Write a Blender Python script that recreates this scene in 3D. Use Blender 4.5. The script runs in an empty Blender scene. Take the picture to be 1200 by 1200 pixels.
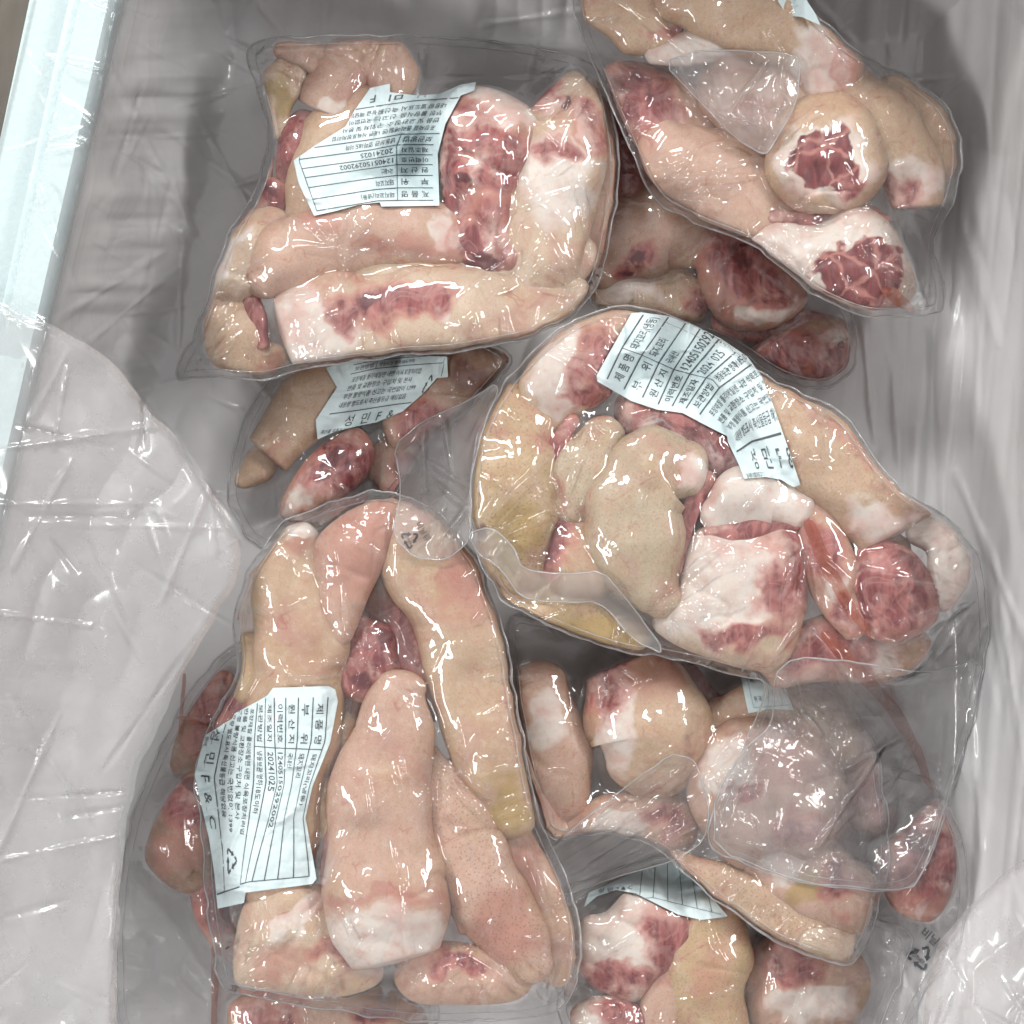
import bpy, math
import numpy as np
from mathutils import Vector

# ------------------------------------------------------------------ set-up
S = 0.0004            # one photo pixel at the level of the packs, in metres (frame = 48 cm)
H = 1600.0            # camera height over that level, in the same pixels (64 cm)
sc = bpy.context.scene
C = sc.collection
rng = np.random.default_rng(7)

cam_d = bpy.data.cameras.new('camera'); cam = bpy.data.objects.new('camera', cam_d); C.objects.link(cam)
cam.location = (0, 0, H * S); cam.rotation_euler = (0, 0, 0)
cam_d.sensor_width = 36; cam_d.lens = 36 * H / 1200; cam_d.clip_start = 0.02; cam_d.clip_end = 50
sc.camera = cam
sc.render.engine = 'CYCLES'
sc.cycles.max_bounces = 12; sc.cycles.diffuse_bounces = 6; sc.cycles.glossy_bounces = 2
sc.cycles.transmission_bounces = 6; sc.cycles.transparent_max_bounces = 40
sc.cycles.use_denoising = True; sc.cycles.use_adaptive_sampling = True; sc.cycles.adaptive_threshold = .04
sc.cycles.caustics_reflective = False; sc.cycles.caustics_refractive = False
sc.view_settings.view_transform = 'Standard'; sc.view_settings.look = 'None'
sc.view_settings.exposure = 0.15; sc.view_settings.gamma = 1.0

w = bpy.data.worlds.new('World'); sc.world = w; w.use_nodes = True
bg = w.node_tree.nodes['Background']; bg.inputs[0].default_value = (.975, 0.98, 0.975, 1); bg.inputs[1].default_value = 0.50

def tube_light(name, loc, aim, sx, sy, power, col=(0.97, 0.985, 0.965)):
    l = bpy.data.lights.new(name, 'AREA'); l.shape = 'RECTANGLE'; l.size = sx; l.size_y = sy
    l.energy = power; l.color = col
    o = bpy.data.objects.new(name, l); C.objects.link(o); o.location = loc
    o.rotation_euler = (Vector(aim) - Vector(loc)).to_track_quat('-Z', 'Y').to_euler()
    return o
# ceiling fluorescents of the room the box stands in
tube_light('ceiling_light', (-0.65, 1.65, 1.6), (0, 0, 0), 1.2, 0.2, 37)
tube_light('ceiling_light', (1.65, 0.65, 1.6), (0, 0, 0), 1.2, 0.2, 26)
tube_light('ceiling_light', (-1.7, -0.65, 1.6), (0, 0, 0), 1.2, 0.2, 23)

# ------------------------------------------------------------------ numpy helpers
def _hash(ix, iy, iz, seed):
    n = (ix.astype(np.int64) * 374761393 + iy.astype(np.int64) * 668265263 + iz.astype(np.int64) * 2147483647 + seed * 1274126177) & 0xffffffff
    n = ((n ^ (n >> 13)) * 1274126177) & 0xffffffff
    return ((n ^ (n >> 16)) & 0xffff) / 65535.0
def vnoise(x, y, z=None, seed=0):
    x = np.asarray(x, float); y = np.asarray(y, float)
    z = np.zeros_like(x) if z is None else np.asarray(z, float)
    ix, iy, iz = np.floor(x), np.floor(y), np.floor(z)
    fx, fy, fz = x - ix, y - iy, z - iz
    fx, fy, fz = [f * f * f * (f * (f * 6 - 15) + 10) for f in (fx, fy, fz)]
    r = 0
    for a in (0, 1):
        for b in (0, 1):
            for c in (0, 1):
                r = r + _hash(ix + a, iy + b, iz + c, seed) * (fx if a else 1 - fx) * (fy if b else 1 - fy) * (fz if c else 1 - fz)
    return r * 2 - 1
def fbm(x, y, z=None, seed=0, oct=3):
    r, a, f = 0, 1.0, 1.0
    z0 = 0 if z is None else z
    for k in range(oct):
        r = r + a * vnoise(x * f, y * f, None if z is None else z0 * f, seed + k); a *= .5; f *= 2.03
    return r
def smooth(e0, e1, x):
    t = np.clip((x - e0) / (e1 - e0), 0, 1); return t * t * (3 - 2 * t)
def catmull(P, n, closed=False):
    P = np.asarray(P, float); out = []
    m = len(P)
    for i in range(m if closed else m - 1):
        if closed: p0, p1, p2, p3 = P[(i - 1) % m], P[i], P[(i + 1) % m], P[(i + 2) % m]
        else: p0, p1, p2, p3 = P[max(i - 1, 0)], P[i], P[i + 1], P[min(i + 2, m - 1)]
        for t in np.arange(n) / n:
            out.append(.5 * (2 * p1 + (p2 - p0) * t + (2 * p0 - 5 * p1 + 4 * p2 - p3) * t * t + (3 * p1 - p0 - 3 * p2 + p3) * t ** 3))
    if not closed: out.append(P[-1])
    return np.array(out)
def inside(poly, X, Y):
    r = np.zeros(X.shape, bool); n = len(poly)
    for i in range(n):
        x0, y0 = poly[i]; x1, y1 = poly[(i + 1) % n]
        if y0 == y1: continue
        c = ((y0 > Y) != (y1 > Y)) & (X < (x1 - x0) * (Y - y0) / (y1 - y0) + x0)
        r ^= c
    return r
def nearest_on(poly, px, py):
    bd = np.full(px.shape, 1e18); bx, by = px.copy(), py.copy(); n = len(poly)
    for i in range(n):
        a = poly[i]; b = poly[(i + 1) % n]; d = b - a; L = d @ d
        if L < 1e-9: continue
        t = np.clip(((px - a[0]) * d[0] + (py - a[1]) * d[1]) / L, 0, 1)
        qx, qy = a[0] + t * d[0], a[1] + t * d[1]; q = (px - qx) ** 2 + (py - qy) ** 2
        m = q < bd; bd[m] = q[m]; bx[m] = qx[m]; by[m] = qy[m]
    return bx, by, np.sqrt(bd)
def at(px, py, z):
    """photo pixel (px, py) seen at height z (px units) -> metres in the world"""
    k = 1 - np.asarray(z) / H
    return np.stack([(px - 600) * k * S, (600 - py) * k * S, np.asarray(z) * S + 0 * px], -1)
def shift4(a):
    p = np.pad(a, 1, mode='edge'); return p[:-2, 1:-1], p[2:, 1:-1], p[1:-1, :-2], p[1:-1, 2:]
def blur(a, n=1):
    for _ in range(n):
        u, d, l, r = shift4(a); a = (a * 2 + u + d + l + r) / 6
    return a

# ------------------------------------------------------------------ mesh output
def mesh_obj(name, V, F, mat, parent=None, origin=None, attrs=None, smooth_shade=True):
    V = np.asarray(V, np.float64)
    if parent is not None: off = np.array(parent.get('_o', (0, 0, 0)))
    else: off = np.array(origin if origin is not None else V.mean(0))
    me = bpy.data.meshes.new(name)
    F = np.asarray(F)
    nv, nf, k = len(V), len(F), F.shape[1]
    me.vertices.add(nv); me.vertices.foreach_set('co', (V - off).astype(np.float32).ravel())
    me.loops.add(nf * k); me.loops.foreach_set('vertex_index', F.astype(np.int32).ravel())
    me.polygons.add(nf); me.polygons.foreach_set('loop_start', np.arange(0, nf * k, k, dtype=np.int32))
    me.update(calc_edges=True)
    me.polygons.foreach_set('use_smooth', np.full(nf, smooth_shade))
    for an, av in (attrs or {}).items():
        av = np.asarray(av, np.float32)
        if av.ndim == 1:
            A = me.attributes.new(an, 'FLOAT', 'POINT'); A.data.foreach_set('value', av)
        else:
            A = me.color_attributes.new(an, 'FLOAT_COLOR', 'POINT')
            A.data.foreach_set('color', np.concatenate([av, np.ones((nv, 1), np.float32)], 1).ravel())
    me.materials.append(mat); me.validate()
    o = bpy.data.objects.new(name, me); C.objects.link(o)
    if parent is not None: o.parent = parent
    else: o.location = off
    return o
def tag(o, label=None, cat=None, group=None, kind=None):
    for k, v in (('label', label), ('category', cat), ('group', group), ('kind', kind)):
        if v: o[k] = v
    return o
def empty(name, loc):
    o = bpy.data.objects.new(name, None); C.objects.link(o); o.location = loc; o.empty_display_size = 0.02
    o['_o'] = [float(v) for v in loc]
    return o

# ------------------------------------------------------------------ materials
def new_mat(name):
    m = bpy.data.materials.new(name); m.use_nodes = True; nt = m.node_tree; nt.nodes.clear()
    out = nt.nodes.new('ShaderNodeOutputMaterial')
    return m, nt, out
class NB:
    def __init__(s, nt): s.nt = nt
    def n(s, t, **kw):
        x = s.nt.nodes.new('ShaderNode' + t)
        for k, v in kw.items(): setattr(x, k, v)
        return x
    def link(s, a, b): s.nt.links.new(a, b)
    def setv(s, sock, v):
        if hasattr(v, 'is_linked') or isinstance(v, bpy.types.NodeSocket): s.link(v, sock)
        else: sock.default_value = v
    def math(s, op, a, b=0.0, c=None, clamp=False):
        x = s.n('Math', operation=op, use_clamp=clamp); s.setv(x.inputs[0], a); s.setv(x.inputs[1], b)
        if c is not None: s.setv(x.inputs[2], c)
        return x.outputs[0]
    def mix(s, f, a, b):
        x = s.n('Mix', data_type='RGBA'); s.setv(x.inputs[0], f)
        for k, v in ((6, a), (7, b)): s.setv(x.inputs[k], v if not isinstance(v, tuple) else (*v, 1))
        return x.outputs[2]
    def ramp(s, v, lo, hi):
        x = s.n('MapRange', interpolation_type='SMOOTHSTEP'); s.setv(x.inputs[0], v); x.inputs[1].default_value = lo; x.inputs[2].default_value = hi
        return x.outputs[0]
    def noise(s, vec, scale, detail=3, rough=.55, dist=0.0):
        x = s.n('TexNoise'); s.link(vec, x.inputs['Vector']); x.inputs['Scale'].default_value = scale
        x.inputs['Detail'].default_value = detail; x.inputs['Roughness'].default_value = rough; x.inputs['Distortion'].default_value = dist
        return x.outputs[0]
    def attr(s, name):
        x = s.n('Attribute', attribute_name=name); return x

def pork_material():
    m, nt, out = new_mat('pork'); b = NB(nt)
    co = b.n('TexCoord').outputs['Object']
    n1 = b.noise(co, 90, 4); n2 = b.noise(co, 320, 4); n3 = b.noise(co, 1300, 3)
    tone = b.attr('tone').outputs['Color']
    a1 = b.n('SeparateColor'); b.link(b.attr('m1').outputs['Color'], a1.inputs[0])
    a2 = b.n('SeparateColor'); b.link(b.attr('m2').outputs['Color'], a2.inputs[0])
    meat, fat, pink = a1.outputs; yel, dark, speck = a2.outputs
    wob = b.math('ADD', b.math('MULTIPLY_ADD', n1, .8, -.4), b.math('MULTIPLY_ADD', n2, .4, -.2))
    def edge(mask, lo, hi, wv=1.0): return b.ramp(b.math('ADD', mask, b.math('MULTIPLY', wob, wv)), lo, hi)
    # skin: blotches, fine grain, pores
    sk = b.mix(b.ramp(n1, .35, .7), tone, b.mix(.35, tone, (.48, .29, .20)))
    n0 = b.noise(co, 38, 3, .5, .7)
    sk = b.mix(b.math('MULTIPLY', b.ramp(n0, .46, .72), .62), sk, (.43, .20, .16))
    sk = b.mix(b.math('MULTIPLY', b.ramp(b.noise(co, 55, 3, .5), .5, .75), .35), sk, (.46, .34, .18))
    sk = b.mix(b.math('MULTIPLY', b.ramp(n2, .45, .75), .35), sk, (.60, .49, .40))
    sk = b.mix(b.math('MULTIPLY', b.ramp(n3, .45, .75), .4), sk, (.36, .21, .14))
    nv_ = b.noise(co, 30, 3, .5, 1.8)
    vein = b.math('SUBTRACT', 1.0, b.ramp(b.math('ABSOLUTE', b.math('SUBTRACT', nv_, .5)), .0, .018))
    sk = b.mix(b.math('MULTIPLY', vein, b.math('MULTIPLY', b.ramp(n1, .45, .65), .55)), sk, (.34, .10, .085))
    mw = b.n('Mapping'); b.link(co, mw.inputs[0]); mw.inputs['Scale'].default_value = (1, .3, 1); mw.inputs['Rotation'].default_value = (0, 0, -.9)
    nwk = b.noise(mw.outputs[0], 520, 3, .6, .6)
    sk = b.mix(b.math('MULTIPLY', b.ramp(nwk, .55, .75), .28), sk, (.34, .20, .14))
    vo = b.n('TexVoronoi'); b.link(co, vo.inputs['Vector']); vo.inputs['Scale'].default_value = 720
    pore = b.math('MULTIPLY', b.math('MULTIPLY', b.math('SUBTRACT', 1.0, b.ramp(vo.outputs['Distance'], .16, .4)), b.ramp(n2, .3, .5)), b.math('MULTIPLY', speck, .5))
    sk = b.mix(b.math('MULTIPLY', edge(pink, .3, 1.1, .9), .6), sk, (.42, .175, .14))
    sk = b.mix(b.math('MULTIPLY', edge(yel, .35, .95, .6), .8), sk, (.38, .26, .10))
    sk = b.mix(pore, sk, (.14, .07, .04))
    # fat
    fa = b.mix(b.ramp(n1, .4, .75), (.66, .585, .53), (.60, .45, .395))
    fa = b.mix(b.math('MULTIPLY', b.ramp(n2, .52, .72), .35), fa, (.56, .32, .27))
    fa = b.mix(b.math('MULTIPLY', b.ramp(n0, .48, .72), .6), fa, (.56, .29, .25))
    # meat: muscle fibres, darker pools, pale connective tissue
    mp = b.n('Mapping'); b.link(co, mp.inputs[0]); mp.inputs['Scale'].default_value = (1, .22, 1); mp.inputs['Rotation'].default_value = (0, 0, .6)
    nf = b.noise(mp.outputs[0], 210, 4, .5, 1.0); nc = b.noise(co, 48, 3, .5, 1.4)
    me = b.mix(b.ramp(nf, .3, .7), (.17, .032, .038), (.40, .135, .125))
    me = b.mix(b.math('MULTIPLY', b.ramp(nc, .45, .8), .7), me, (.58, .34, .29))
    ridge = b.math('ABSOLUTE', b.math('SUBTRACT', nc, .46))
    me = b.mix(b.math('MULTIPLY', b.ramp(b.math('ADD', n0, b.math('MULTIPLY_ADD', n2, .3, -.15)), .5, .68), .7), me, (.62, .44, .38))
    me = b.mix(b.math('MULTIPLY', b.math('SUBTRACT', 1.0, b.ramp(ridge, .0, .05)), .13), me, (.80, .62, .55))
    col = b.mix(edge(fat, .35, .75, .8), sk, fa)
    # rosy seam where fat meets flesh
    col = b.mix(b.math('MULTIPLY', edge(meat, .04, .5, .9), .55), col, (.46, .15, .125))
    col = b.mix(edge(meat, .28, .86, 1.15), col, me)
    cw = b.n('VectorMath', operation='SCALE'); nw = b.n('TexNoise'); b.link(co, nw.inputs['Vector']); nw.inputs['Scale'].default_value = 110; b.link(nw.outputs['Color'], cw.inputs[0]); cw.inputs['Scale'].default_value = .007
    ca_ = b.n('VectorMath', operation='ADD'); b.link(co, ca_.inputs[0]); b.link(cw.outputs[0], ca_.inputs[1])
    cv = b.n('TexVoronoi', feature='DISTANCE_TO_EDGE'); b.link(ca_.outputs[0], cv.inputs['Vector']); cv.inputs['Scale'].default_value = 78
    lean = b.mix(b.ramp(nf, .3, .75), (.115, .02, .024), (.27, .07, .07))
    fc = b.mix(b.ramp(cv.outputs['Distance'], .0, .10), (.40, .17, .145), lean)
    fcm = b.ramp(b.math('ADD', b.attr('face').outputs['Fac'], b.math('MULTIPLY', wob, .5)), .38, .52)
    col = b.mix(fcm, col, fc)
    col = b.mix(b.math('MULTIPLY', edge(dark, .35, .9, .8), .85), col, (.10, .022, .03))
    p = b.n('BsdfPrincipled'); b.link(col, p.inputs['Base Color']); p.inputs['Roughness'].default_value = .42
    p.inputs['Subsurface Weight'].default_value = .18; p.inputs['Subsurface Radius'].default_value = (.004, .0016, .001); p.inputs['Subsurface Scale'].default_value = 1.0
    p.inputs['Specular IOR Level'].default_value = .4
    bu = b.n('Bump'); bu.inputs['Strength'].default_value = .22; bu.inputs['Distance'].default_value = .001
    hgt = b.math('ADD', b.math('MULTIPLY', n2, 1.0), b.math('ADD', b.math('ADD', b.math('MULTIPLY', n3, .35), b.math('MULTIPLY', nwk, .7)), b.math('MULTIPLY', nf, edge(meat, .42, .66))))
    b.link(hgt, bu.inputs['Height']); b.link(bu.outputs[0], p.inputs['Normal']); b.link(p.outputs[0], out.inputs[0])
    return m

def film_material(name, haze, dry_haze, tint=(1.0, .992, .99), rough=.05, col=(.80, .80, .82), emboss=.5, dens_noise=0.0, trans=.6, bump=.07, crinkle=1.0, cscale=55, cabs=False):
    """thin clear film: transparent sheet with a Fresnel gloss, a little milk, more where it stands off the meat"""
    m, nt, out = new_mat(name); b = NB(nt)
    co = b.n('TexCoord').outputs['Object']
    dry = b.attr('dry').outputs['Fac']
    fz = b.math('ADD', haze, b.math('MULTIPLY', dry, dry_haze))
    if dens_noise: fz = b.math('ADD', fz, b.math('MULTIPLY_ADD', b.noise(co, 45, 5, .6), dens_noise, -dens_noise * .5))
    fz = b.math('ADD', fz, 0.0, clamp=True)
    mp = b.n('Mapping'); b.link(co, mp.inputs[0]); mp.inputs['Scale'].default_value = (1, .22, 1); mp.inputs['Rotation'].default_value = (0, 0, .5)
    wr = b.noise(mp.outputs[0], 150, 1, .45, 0.0)
    h = wr
    if emboss:                                                      # diamond emboss of the film
        vo = b.n('TexVoronoi'); b.link(co, vo.inputs['Vector']); vo.inputs['Scale'].default_value = 700
        h = b.math('ADD', h, b.math('MULTIPLY', vo.outputs['Distance'], emboss))
    if crinkle:                                                     # sharp creases: the edges of warped cells
        wn = b.n('TexNoise'); b.link(co, wn.inputs['Vector']); wn.inputs['Scale'].default_value = cscale * .7; wn.inputs['Detail'].default_value = 1
        wv = b.n('VectorMath', operation='SCALE'); b.link(wn.outputs['Color'], wv.inputs[0]); wv.inputs['Scale'].default_value = .9 / cscale
        wa = b.n('VectorMath', operation='ADD'); b.link(co, wa.inputs[0]); b.link(wv.outputs[0], wa.inputs[1])
        vf = b.n('TexVoronoi'); b.link(wa.outputs[0], vf.inputs['Vector']); vf.inputs['Scale'].default_value = cscale * .8
        h = b.math('ADD', h, b.math('MULTIPLY', b.math('MULTIPLY', b.math('MULTIPLY', vf.outputs['Distance'], 2.4), 1.0 if cabs else b.math('MAXIMUM', dry, .0)), crinkle * 4))
    bu = b.n('Bump'); bu.inputs['Strength'].default_value = bump; bu.inputs['Distance'].default_value = .0006; b.link(h, bu.inputs['Height'])
    tr = b.n('BsdfTransparent'); tr.inputs[0].default_value = (*tint, 1)
    df = b.n('BsdfDiffuse'); df.inputs[0].default_value = (*col, 1)
    tl = b.n('BsdfTranslucent'); tl.inputs[0].default_value = (*col, 1)
    dm = b.n('MixShader'); dm.inputs[0].default_value = trans; b.link(df.outputs[0], dm.inputs[1]); b.link(tl.outputs[0], dm.inputs[2])
    mx = b.n('MixShader'); b.link(fz, mx.inputs[0]); b.link(tr.outputs[0], mx.inputs[1]); b.link(dm.outputs[0], mx.inputs[2])
    gl = b.n('BsdfGlossy'); gl.inputs['Roughness'].default_value = rough; b.link(bu.outputs[0], gl.inputs['Normal'])
    # Schlick, the same from both sides of a thin sheet
    dt = b.n('VectorMath', operation='DOT_PRODUCT'); b.link(bu.outputs[0], dt.inputs[0]); b.link(b.n('NewGeometry').outputs['Incoming'], dt.inputs[1])
    ca = b.math('SUBTRACT', 1.0, b.math('ABSOLUTE', dt.outputs['Value']), clamp=True)
    fr = b.math('MULTIPLY_ADD', b.math('POWER', ca, 5.0), .95, .045)
    # two interfaces per sheet
    f2 = b.math('MULTIPLY', fr, 1.6, clamp=True)
    fm = b.n('MixShader'); b.link(f2, fm.inputs[0]); b.link(mx.outputs[0], fm.inputs[1]); b.link(gl.outputs[0], fm.inputs[2])
    b.link(fm.outputs[0], out.inputs[0])
    return m

def plain_material(name, col, rough=.6, nscale=200, namp=.1, bump=.2, bdist=.0006):
    m, nt, out = new_mat(name); b = NB(nt)
    co = b.n('TexCoord').outputs['Object']; n = b.noise(co, nscale, 4)
    p = b.n('BsdfPrincipled'); d = tuple(c * (1 - namp * 2) for c in col)
    b.link(b.mix(b.ramp(n, .3, .7), col, d), p.inputs['Base Color']); p.inputs['Roughness'].default_value = rough
    bu = b.n('Bump'); bu.inputs['Strength'].default_value = bump; bu.inputs['Distance'].default_value = bdist
    b.link(n, bu.inputs['Height']); b.link(bu.outputs[0], p.inputs['Normal']); b.link(p.outputs[0], out.inputs[0])
    return m

PORK = pork_material()
FILM = film_material('pack_film', .012, .17, emboss=0, crinkle=.8)
CLEAR = film_material('clear_film', .004, .0, emboss=0, crinkle=0)
FLANGE = film_material('flange_film', .24, .05, rough=.07, col=(.93, .93, .95), bump=.12, crinkle=1.3, cscale=40)
FLAP = film_material('flap_film', .06, .06, rough=.07, col=(.93, .93, .95), bump=.12, crinkle=1.2, cscale=40)
SEAM = film_material('seam_film', .55, .0, rough=.12, emboss=0, crinkle=0)
JUICE = film_material('stained_film', .42, .0, tint=(.97, .88, .86), col=(.55, .17, .10), emboss=0, crinkle=0)
LINER = film_material('liner_film', .52, .36, tint=(.99, .985, .985), rough=.2, col=(.94, .905, .91), emboss=0, dens_noise=.16, trans=.25, bump=.12, crinkle=1.0, cscale=34, cabs=True)
PAPER = plain_material('label_paper', (.62, .715, .735), .45, 300, .03, .15)
INK = plain_material('ink', (.085, .09, .10), .5, 900, .1, .0)
FOAM = plain_material('styrofoam', (.60, .72, .74), .7, 420, .03, .4, .001)
GROUND = plain_material('ground_brown', (.10, .075, .05), .7, 30, .2)

# ------------------------------------------------------------------ global height map (what already lies there)
GS = 2.0; GX0 = GY0 = -200.0; GN = 801
gx = GX0 + GS * np.arange(GN); GXX, GYY = np.meshgrid(gx, gx)
def side(s, W, top=215., floor=-135., rim=95.):
    t = np.clip(s / W, 0, 1)
    p = top + (floor - top) * (1 - (1 - t) ** 1.6)
    p = np.where(s < -45, top - 8 * smooth(-45, -50, -(-s)) if False else np.where(s < -48, top - 16, top), p)
    out_ = top - 16 - np.clip(-rim - s, 0, None) * 2.0
    return np.where(s < -rim, np.maximum(out_, -200), p)
def liner_z(X, Y):
    # wall profiles of the four sides, pleats, long soft folds
    sl = (X - 142) * .9745 + Y * .2244; sr = (1243 + Y * .05) - X; st = Y + 140; sb = 1435 - Y
    # pleats running down the walls
    pl = 10 * np.abs(fbm(Y / 70 + 3, X / 300, seed=11, oct=2)) + 5 * fbm(Y / 25, X / 160, seed=12, oct=2)
    pr = 0 * X
    pt = 14 * np.abs(fbm(X / 60, Y / 260, seed=31, oct=2))
    z = np.maximum.reduce([side(sl - pl * smooth(5, 60, sl), 145), side(sr - pr * smooth(5, 50, sr), 178), side(st - pt * smooth(5, 60, st), 190), side(sb, 190)])
    z = z + 4 * fbm(X / 80, Y / 110, seed=41, oct=2) * smooth(-110, 40, sl)
    z = z + (11 * (np.abs(vnoise((X + .06 * Y) / 27, Y / 420, seed=22)) - .3) + 4 * np.abs(vnoise((X + .1 * Y) / 12, Y / 260, seed=23))) * smooth(330, 120, sr) * smooth(-5, 40, sr)
    z = z + 7 * (np.abs(vnoise((X + .45 * Y) / 60 + .5 * vnoise(X / 70, Y / 70, seed=44), (Y - .4 * X) / 190, seed=43)) - .3) * smooth(0, 40, sl)
    return z
def creases(X, Y, segs):
    z = np.zeros(X.shape)
    for x0, y0, x1, y1, wd, ht in segs:
        dx, dy = x1 - x0, y1 - y0; L = math.hypot(dx, dy) + 1e-6
        t = ((X - x0) * dx + (Y - y0) * dy) / L; d = np.abs((X - x0) * dy - (Y - y0) * dx) / L
        d = d + 1.5 * np.sin(t / 17 + x0)
        e = np.clip(t / L, 0, 1); env = np.where((t > 0) & (t < L), np.sqrt(np.maximum(4 * e * (1 - e), 0)), 0)
        z += ht * env * np.clip(1 - np.abs(d) / wd, 0, 1)
    return z
def fan(x, y, a0, a1, n, L=80, wd=3, ht=4, seed=0):
    r = np.random.default_rng(seed + int(x)); out = []
    for k in range(n):
        a = math.radians(a0 + (a1 - a0) * (k + r.uniform(.2, .8)) / n); l = L * r.uniform(.5, 1.1); s0 = r.uniform(0, 8)
        out.append((x + s0 * math.cos(a), y + s0 * math.sin(a), x + l * math.cos(a), y + l * math.sin(a), wd * r.uniform(.7, 1.3), ht * r.uniform(.6, 1.3)))
    return out
def rand_creases(n, box, lens=(30, 150), wd=(2.5, 5.5), ht=(.8, 3.2), ang=None, spread=.5, r=None):
    r = r or rng; out = []
    for _ in range(n):
        a = r.uniform(0, math.pi) if ang is None else ang + r.normal(0, spread)
        L = r.uniform(*lens); x = r.uniform(box[0], box[2]); y = r.uniform(box[1], box[3])
        out.append((x, y, x + L * math.cos(a), y + L * math.sin(a), r.uniform(*wd), r.uniform(*ht) * r.choice([1, 1, -1])))
    return out
GZ = liner_z(GXX, GYY)
def gsample(X, Y, A=None):
    A = GZ if A is None else A
    fx = np.clip((X - GX0) / GS, 0, GN - 1.001); fy = np.clip((Y - GY0) / GS, 0, GN - 1.001)
    ix, iy = fx.astype(int), fy.astype(int); fx, fy = fx - ix, fy - iy
    return (A[iy, ix] * (1 - fx) + A[iy, ix + 1] * fx) * (1 - fy) + (A[iy + 1, ix] * (1 - fx) + A[iy + 1, ix + 1] * fx) * fy

# ------------------------------------------------------------------ sheets on a pixel grid
def grid_for(poly, step):
    x0, y0 = poly.min(0) - 2 * step; x1, y1 = poly.max(0) + 2 * step
    xs = np.arange(x0, x1 + step, step); ys = np.arange(y0, y1 + step, step)
    return np.meshgrid(xs, ys)
def sheet_mesh(poly, X, Y, Z, extra=None):
    """cells of the grid inside poly, border vertices pulled on to the outline"""
    ny, nx = X.shape; step = X[0, 1] - X[0, 0]
    cx = (X[:-1, :-1] + X[1:, 1:]) / 2; cy = (Y[:-1, :-1] + Y[1:, 1:]) / 2
    keep = inside(poly, cx, cy)
    iy, ix = np.nonzero(keep)
    a = iy * nx + ix
    F = np.stack([a + nx, a + nx + 1, a + 1, a], -1)          # image y is down: this winds up-facing
    cnt = np.bincount(F.ravel(), minlength=nx * ny)
    used = np.nonzero(cnt)[0]; remap = np.full(nx * ny, -1); remap[used] = np.arange(len(used))
    F = remap[F]
    px, py, pz = X.ravel()[used].copy(), Y.ravel()[used].copy(), Z.ravel()[used].copy()
    bd = np.nonzero(cnt[used] < 4)[0]
    bx, by, d = nearest_on(poly, px[bd], py[bd]); ok = d < step * 1.5
    px[bd[ok]] = bx[ok]; py[bd[ok]] = by[ok]
    ex = {k: v.ravel()[used] for k, v in (extra or {}).items()}
    return px, py, pz, F, ex
def chaikin(poly, n):
    P = np.asarray(poly, float)
    for _ in range(n):
        Q = np.roll(P, -1, 0); P = np.stack([P * .82 + Q * .18, P * .18 + Q * .82], 1).reshape(-1, 2)
    out = []
    for i in range(len(P)):
        a, b_ = P[i], P[(i + 1) % len(P)]; k = max(1, int(np.hypot(*(b_ - a)) / 8))
        out += [a + (b_ - a) * j / k for j in range(k)]
    return np.array(out)
def rounded(poly, n=6, sharp=False):
    P = np.asarray(poly, float)
    return P if sharp else catmull(P, n, True)

# ------------------------------------------------------------------ pieces of pork
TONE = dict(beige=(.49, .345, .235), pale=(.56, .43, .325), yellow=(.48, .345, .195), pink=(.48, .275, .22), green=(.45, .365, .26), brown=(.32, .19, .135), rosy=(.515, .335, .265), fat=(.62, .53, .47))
PIECES = {}
def masks(px, py, patches, z, speck, seed):
    n = len(px); m = {k: np.zeros(n) for k in ('meat', 'fat', 'pink', 'yellow', 'dark', 'face')}
    wx = px + 13 * fbm(px / 30, py / 30, z / 30, seed=seed, oct=4); wy = py + 13 * fbm(px / 30 + 9, py / 30, z / 30, seed=seed + 5, oct=4)
    for p in patches:
        k, x, y, rx, ry = p[:5]; a = math.radians(p[5]) if len(p) > 5 else 0; st = p[6] if len(p) > 6 else 1
        dx, dy = wx - x, wy - y; u = (dx * math.cos(a) + dy * math.sin(a)) / rx; v = (-dx * math.sin(a) + dy * math.cos(a)) / ry
        m[k] = np.maximum(m[k], st * np.clip(1.55 - .75 * np.sqrt(u * u + v * v) * 1.4, 0, 1))
    m1 = np.stack([m['meat'], m['fat'], m['pink']], -1); m2 = np.stack([m['yellow'], m['dark'], np.full(n, speck)], -1)
    return m1, m2, m['face']
def finish_piece(bag, name, label, px, py, pz, F, tone, patches, speck, seed):
    bag.setdefault('todo', []).append((name, label, px, py, pz, F, tone, patches, speck, seed))
def squeeze(P, px, py, m=15.0):
    bx, by, d = nearest_on(P, px, py); ins = inside(P, px, py)
    sg = np.where(ins, d, -d); dirx = np.where(ins, px - bx, bx - px) / (d + 1e-6); diry = np.where(ins, py - by, by - py) / (d + 1e-6)
    new = np.where(sg < m, 3 + (m - 3) * np.exp(np.minimum(sg - m, 0) / (m - 3)), sg)
    return px + dirx * (new - sg), py + diry * (new - sg)
def build_piece(bag, P, name, label, px, py, pz, F, tone, patches, speck, seed):
    px, py = squeeze(P, px, py)
    m1, m2, face = masks(px, py, patches, pz, speck, seed)
    t = np.tile(np.array(TONE[tone]), (len(px), 1))
    o = mesh_obj(name, at(px, py, pz), F, PORK, attrs=dict(m1=m1, m2=m2, tone=t, face=face))
    tag(o, label, 'pork piece', 'pork pieces inside the vacuum packs')
    bag['pieces'].append((px, py, pz))
    return o
_seed = [100]; WIDE = 1.24
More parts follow.
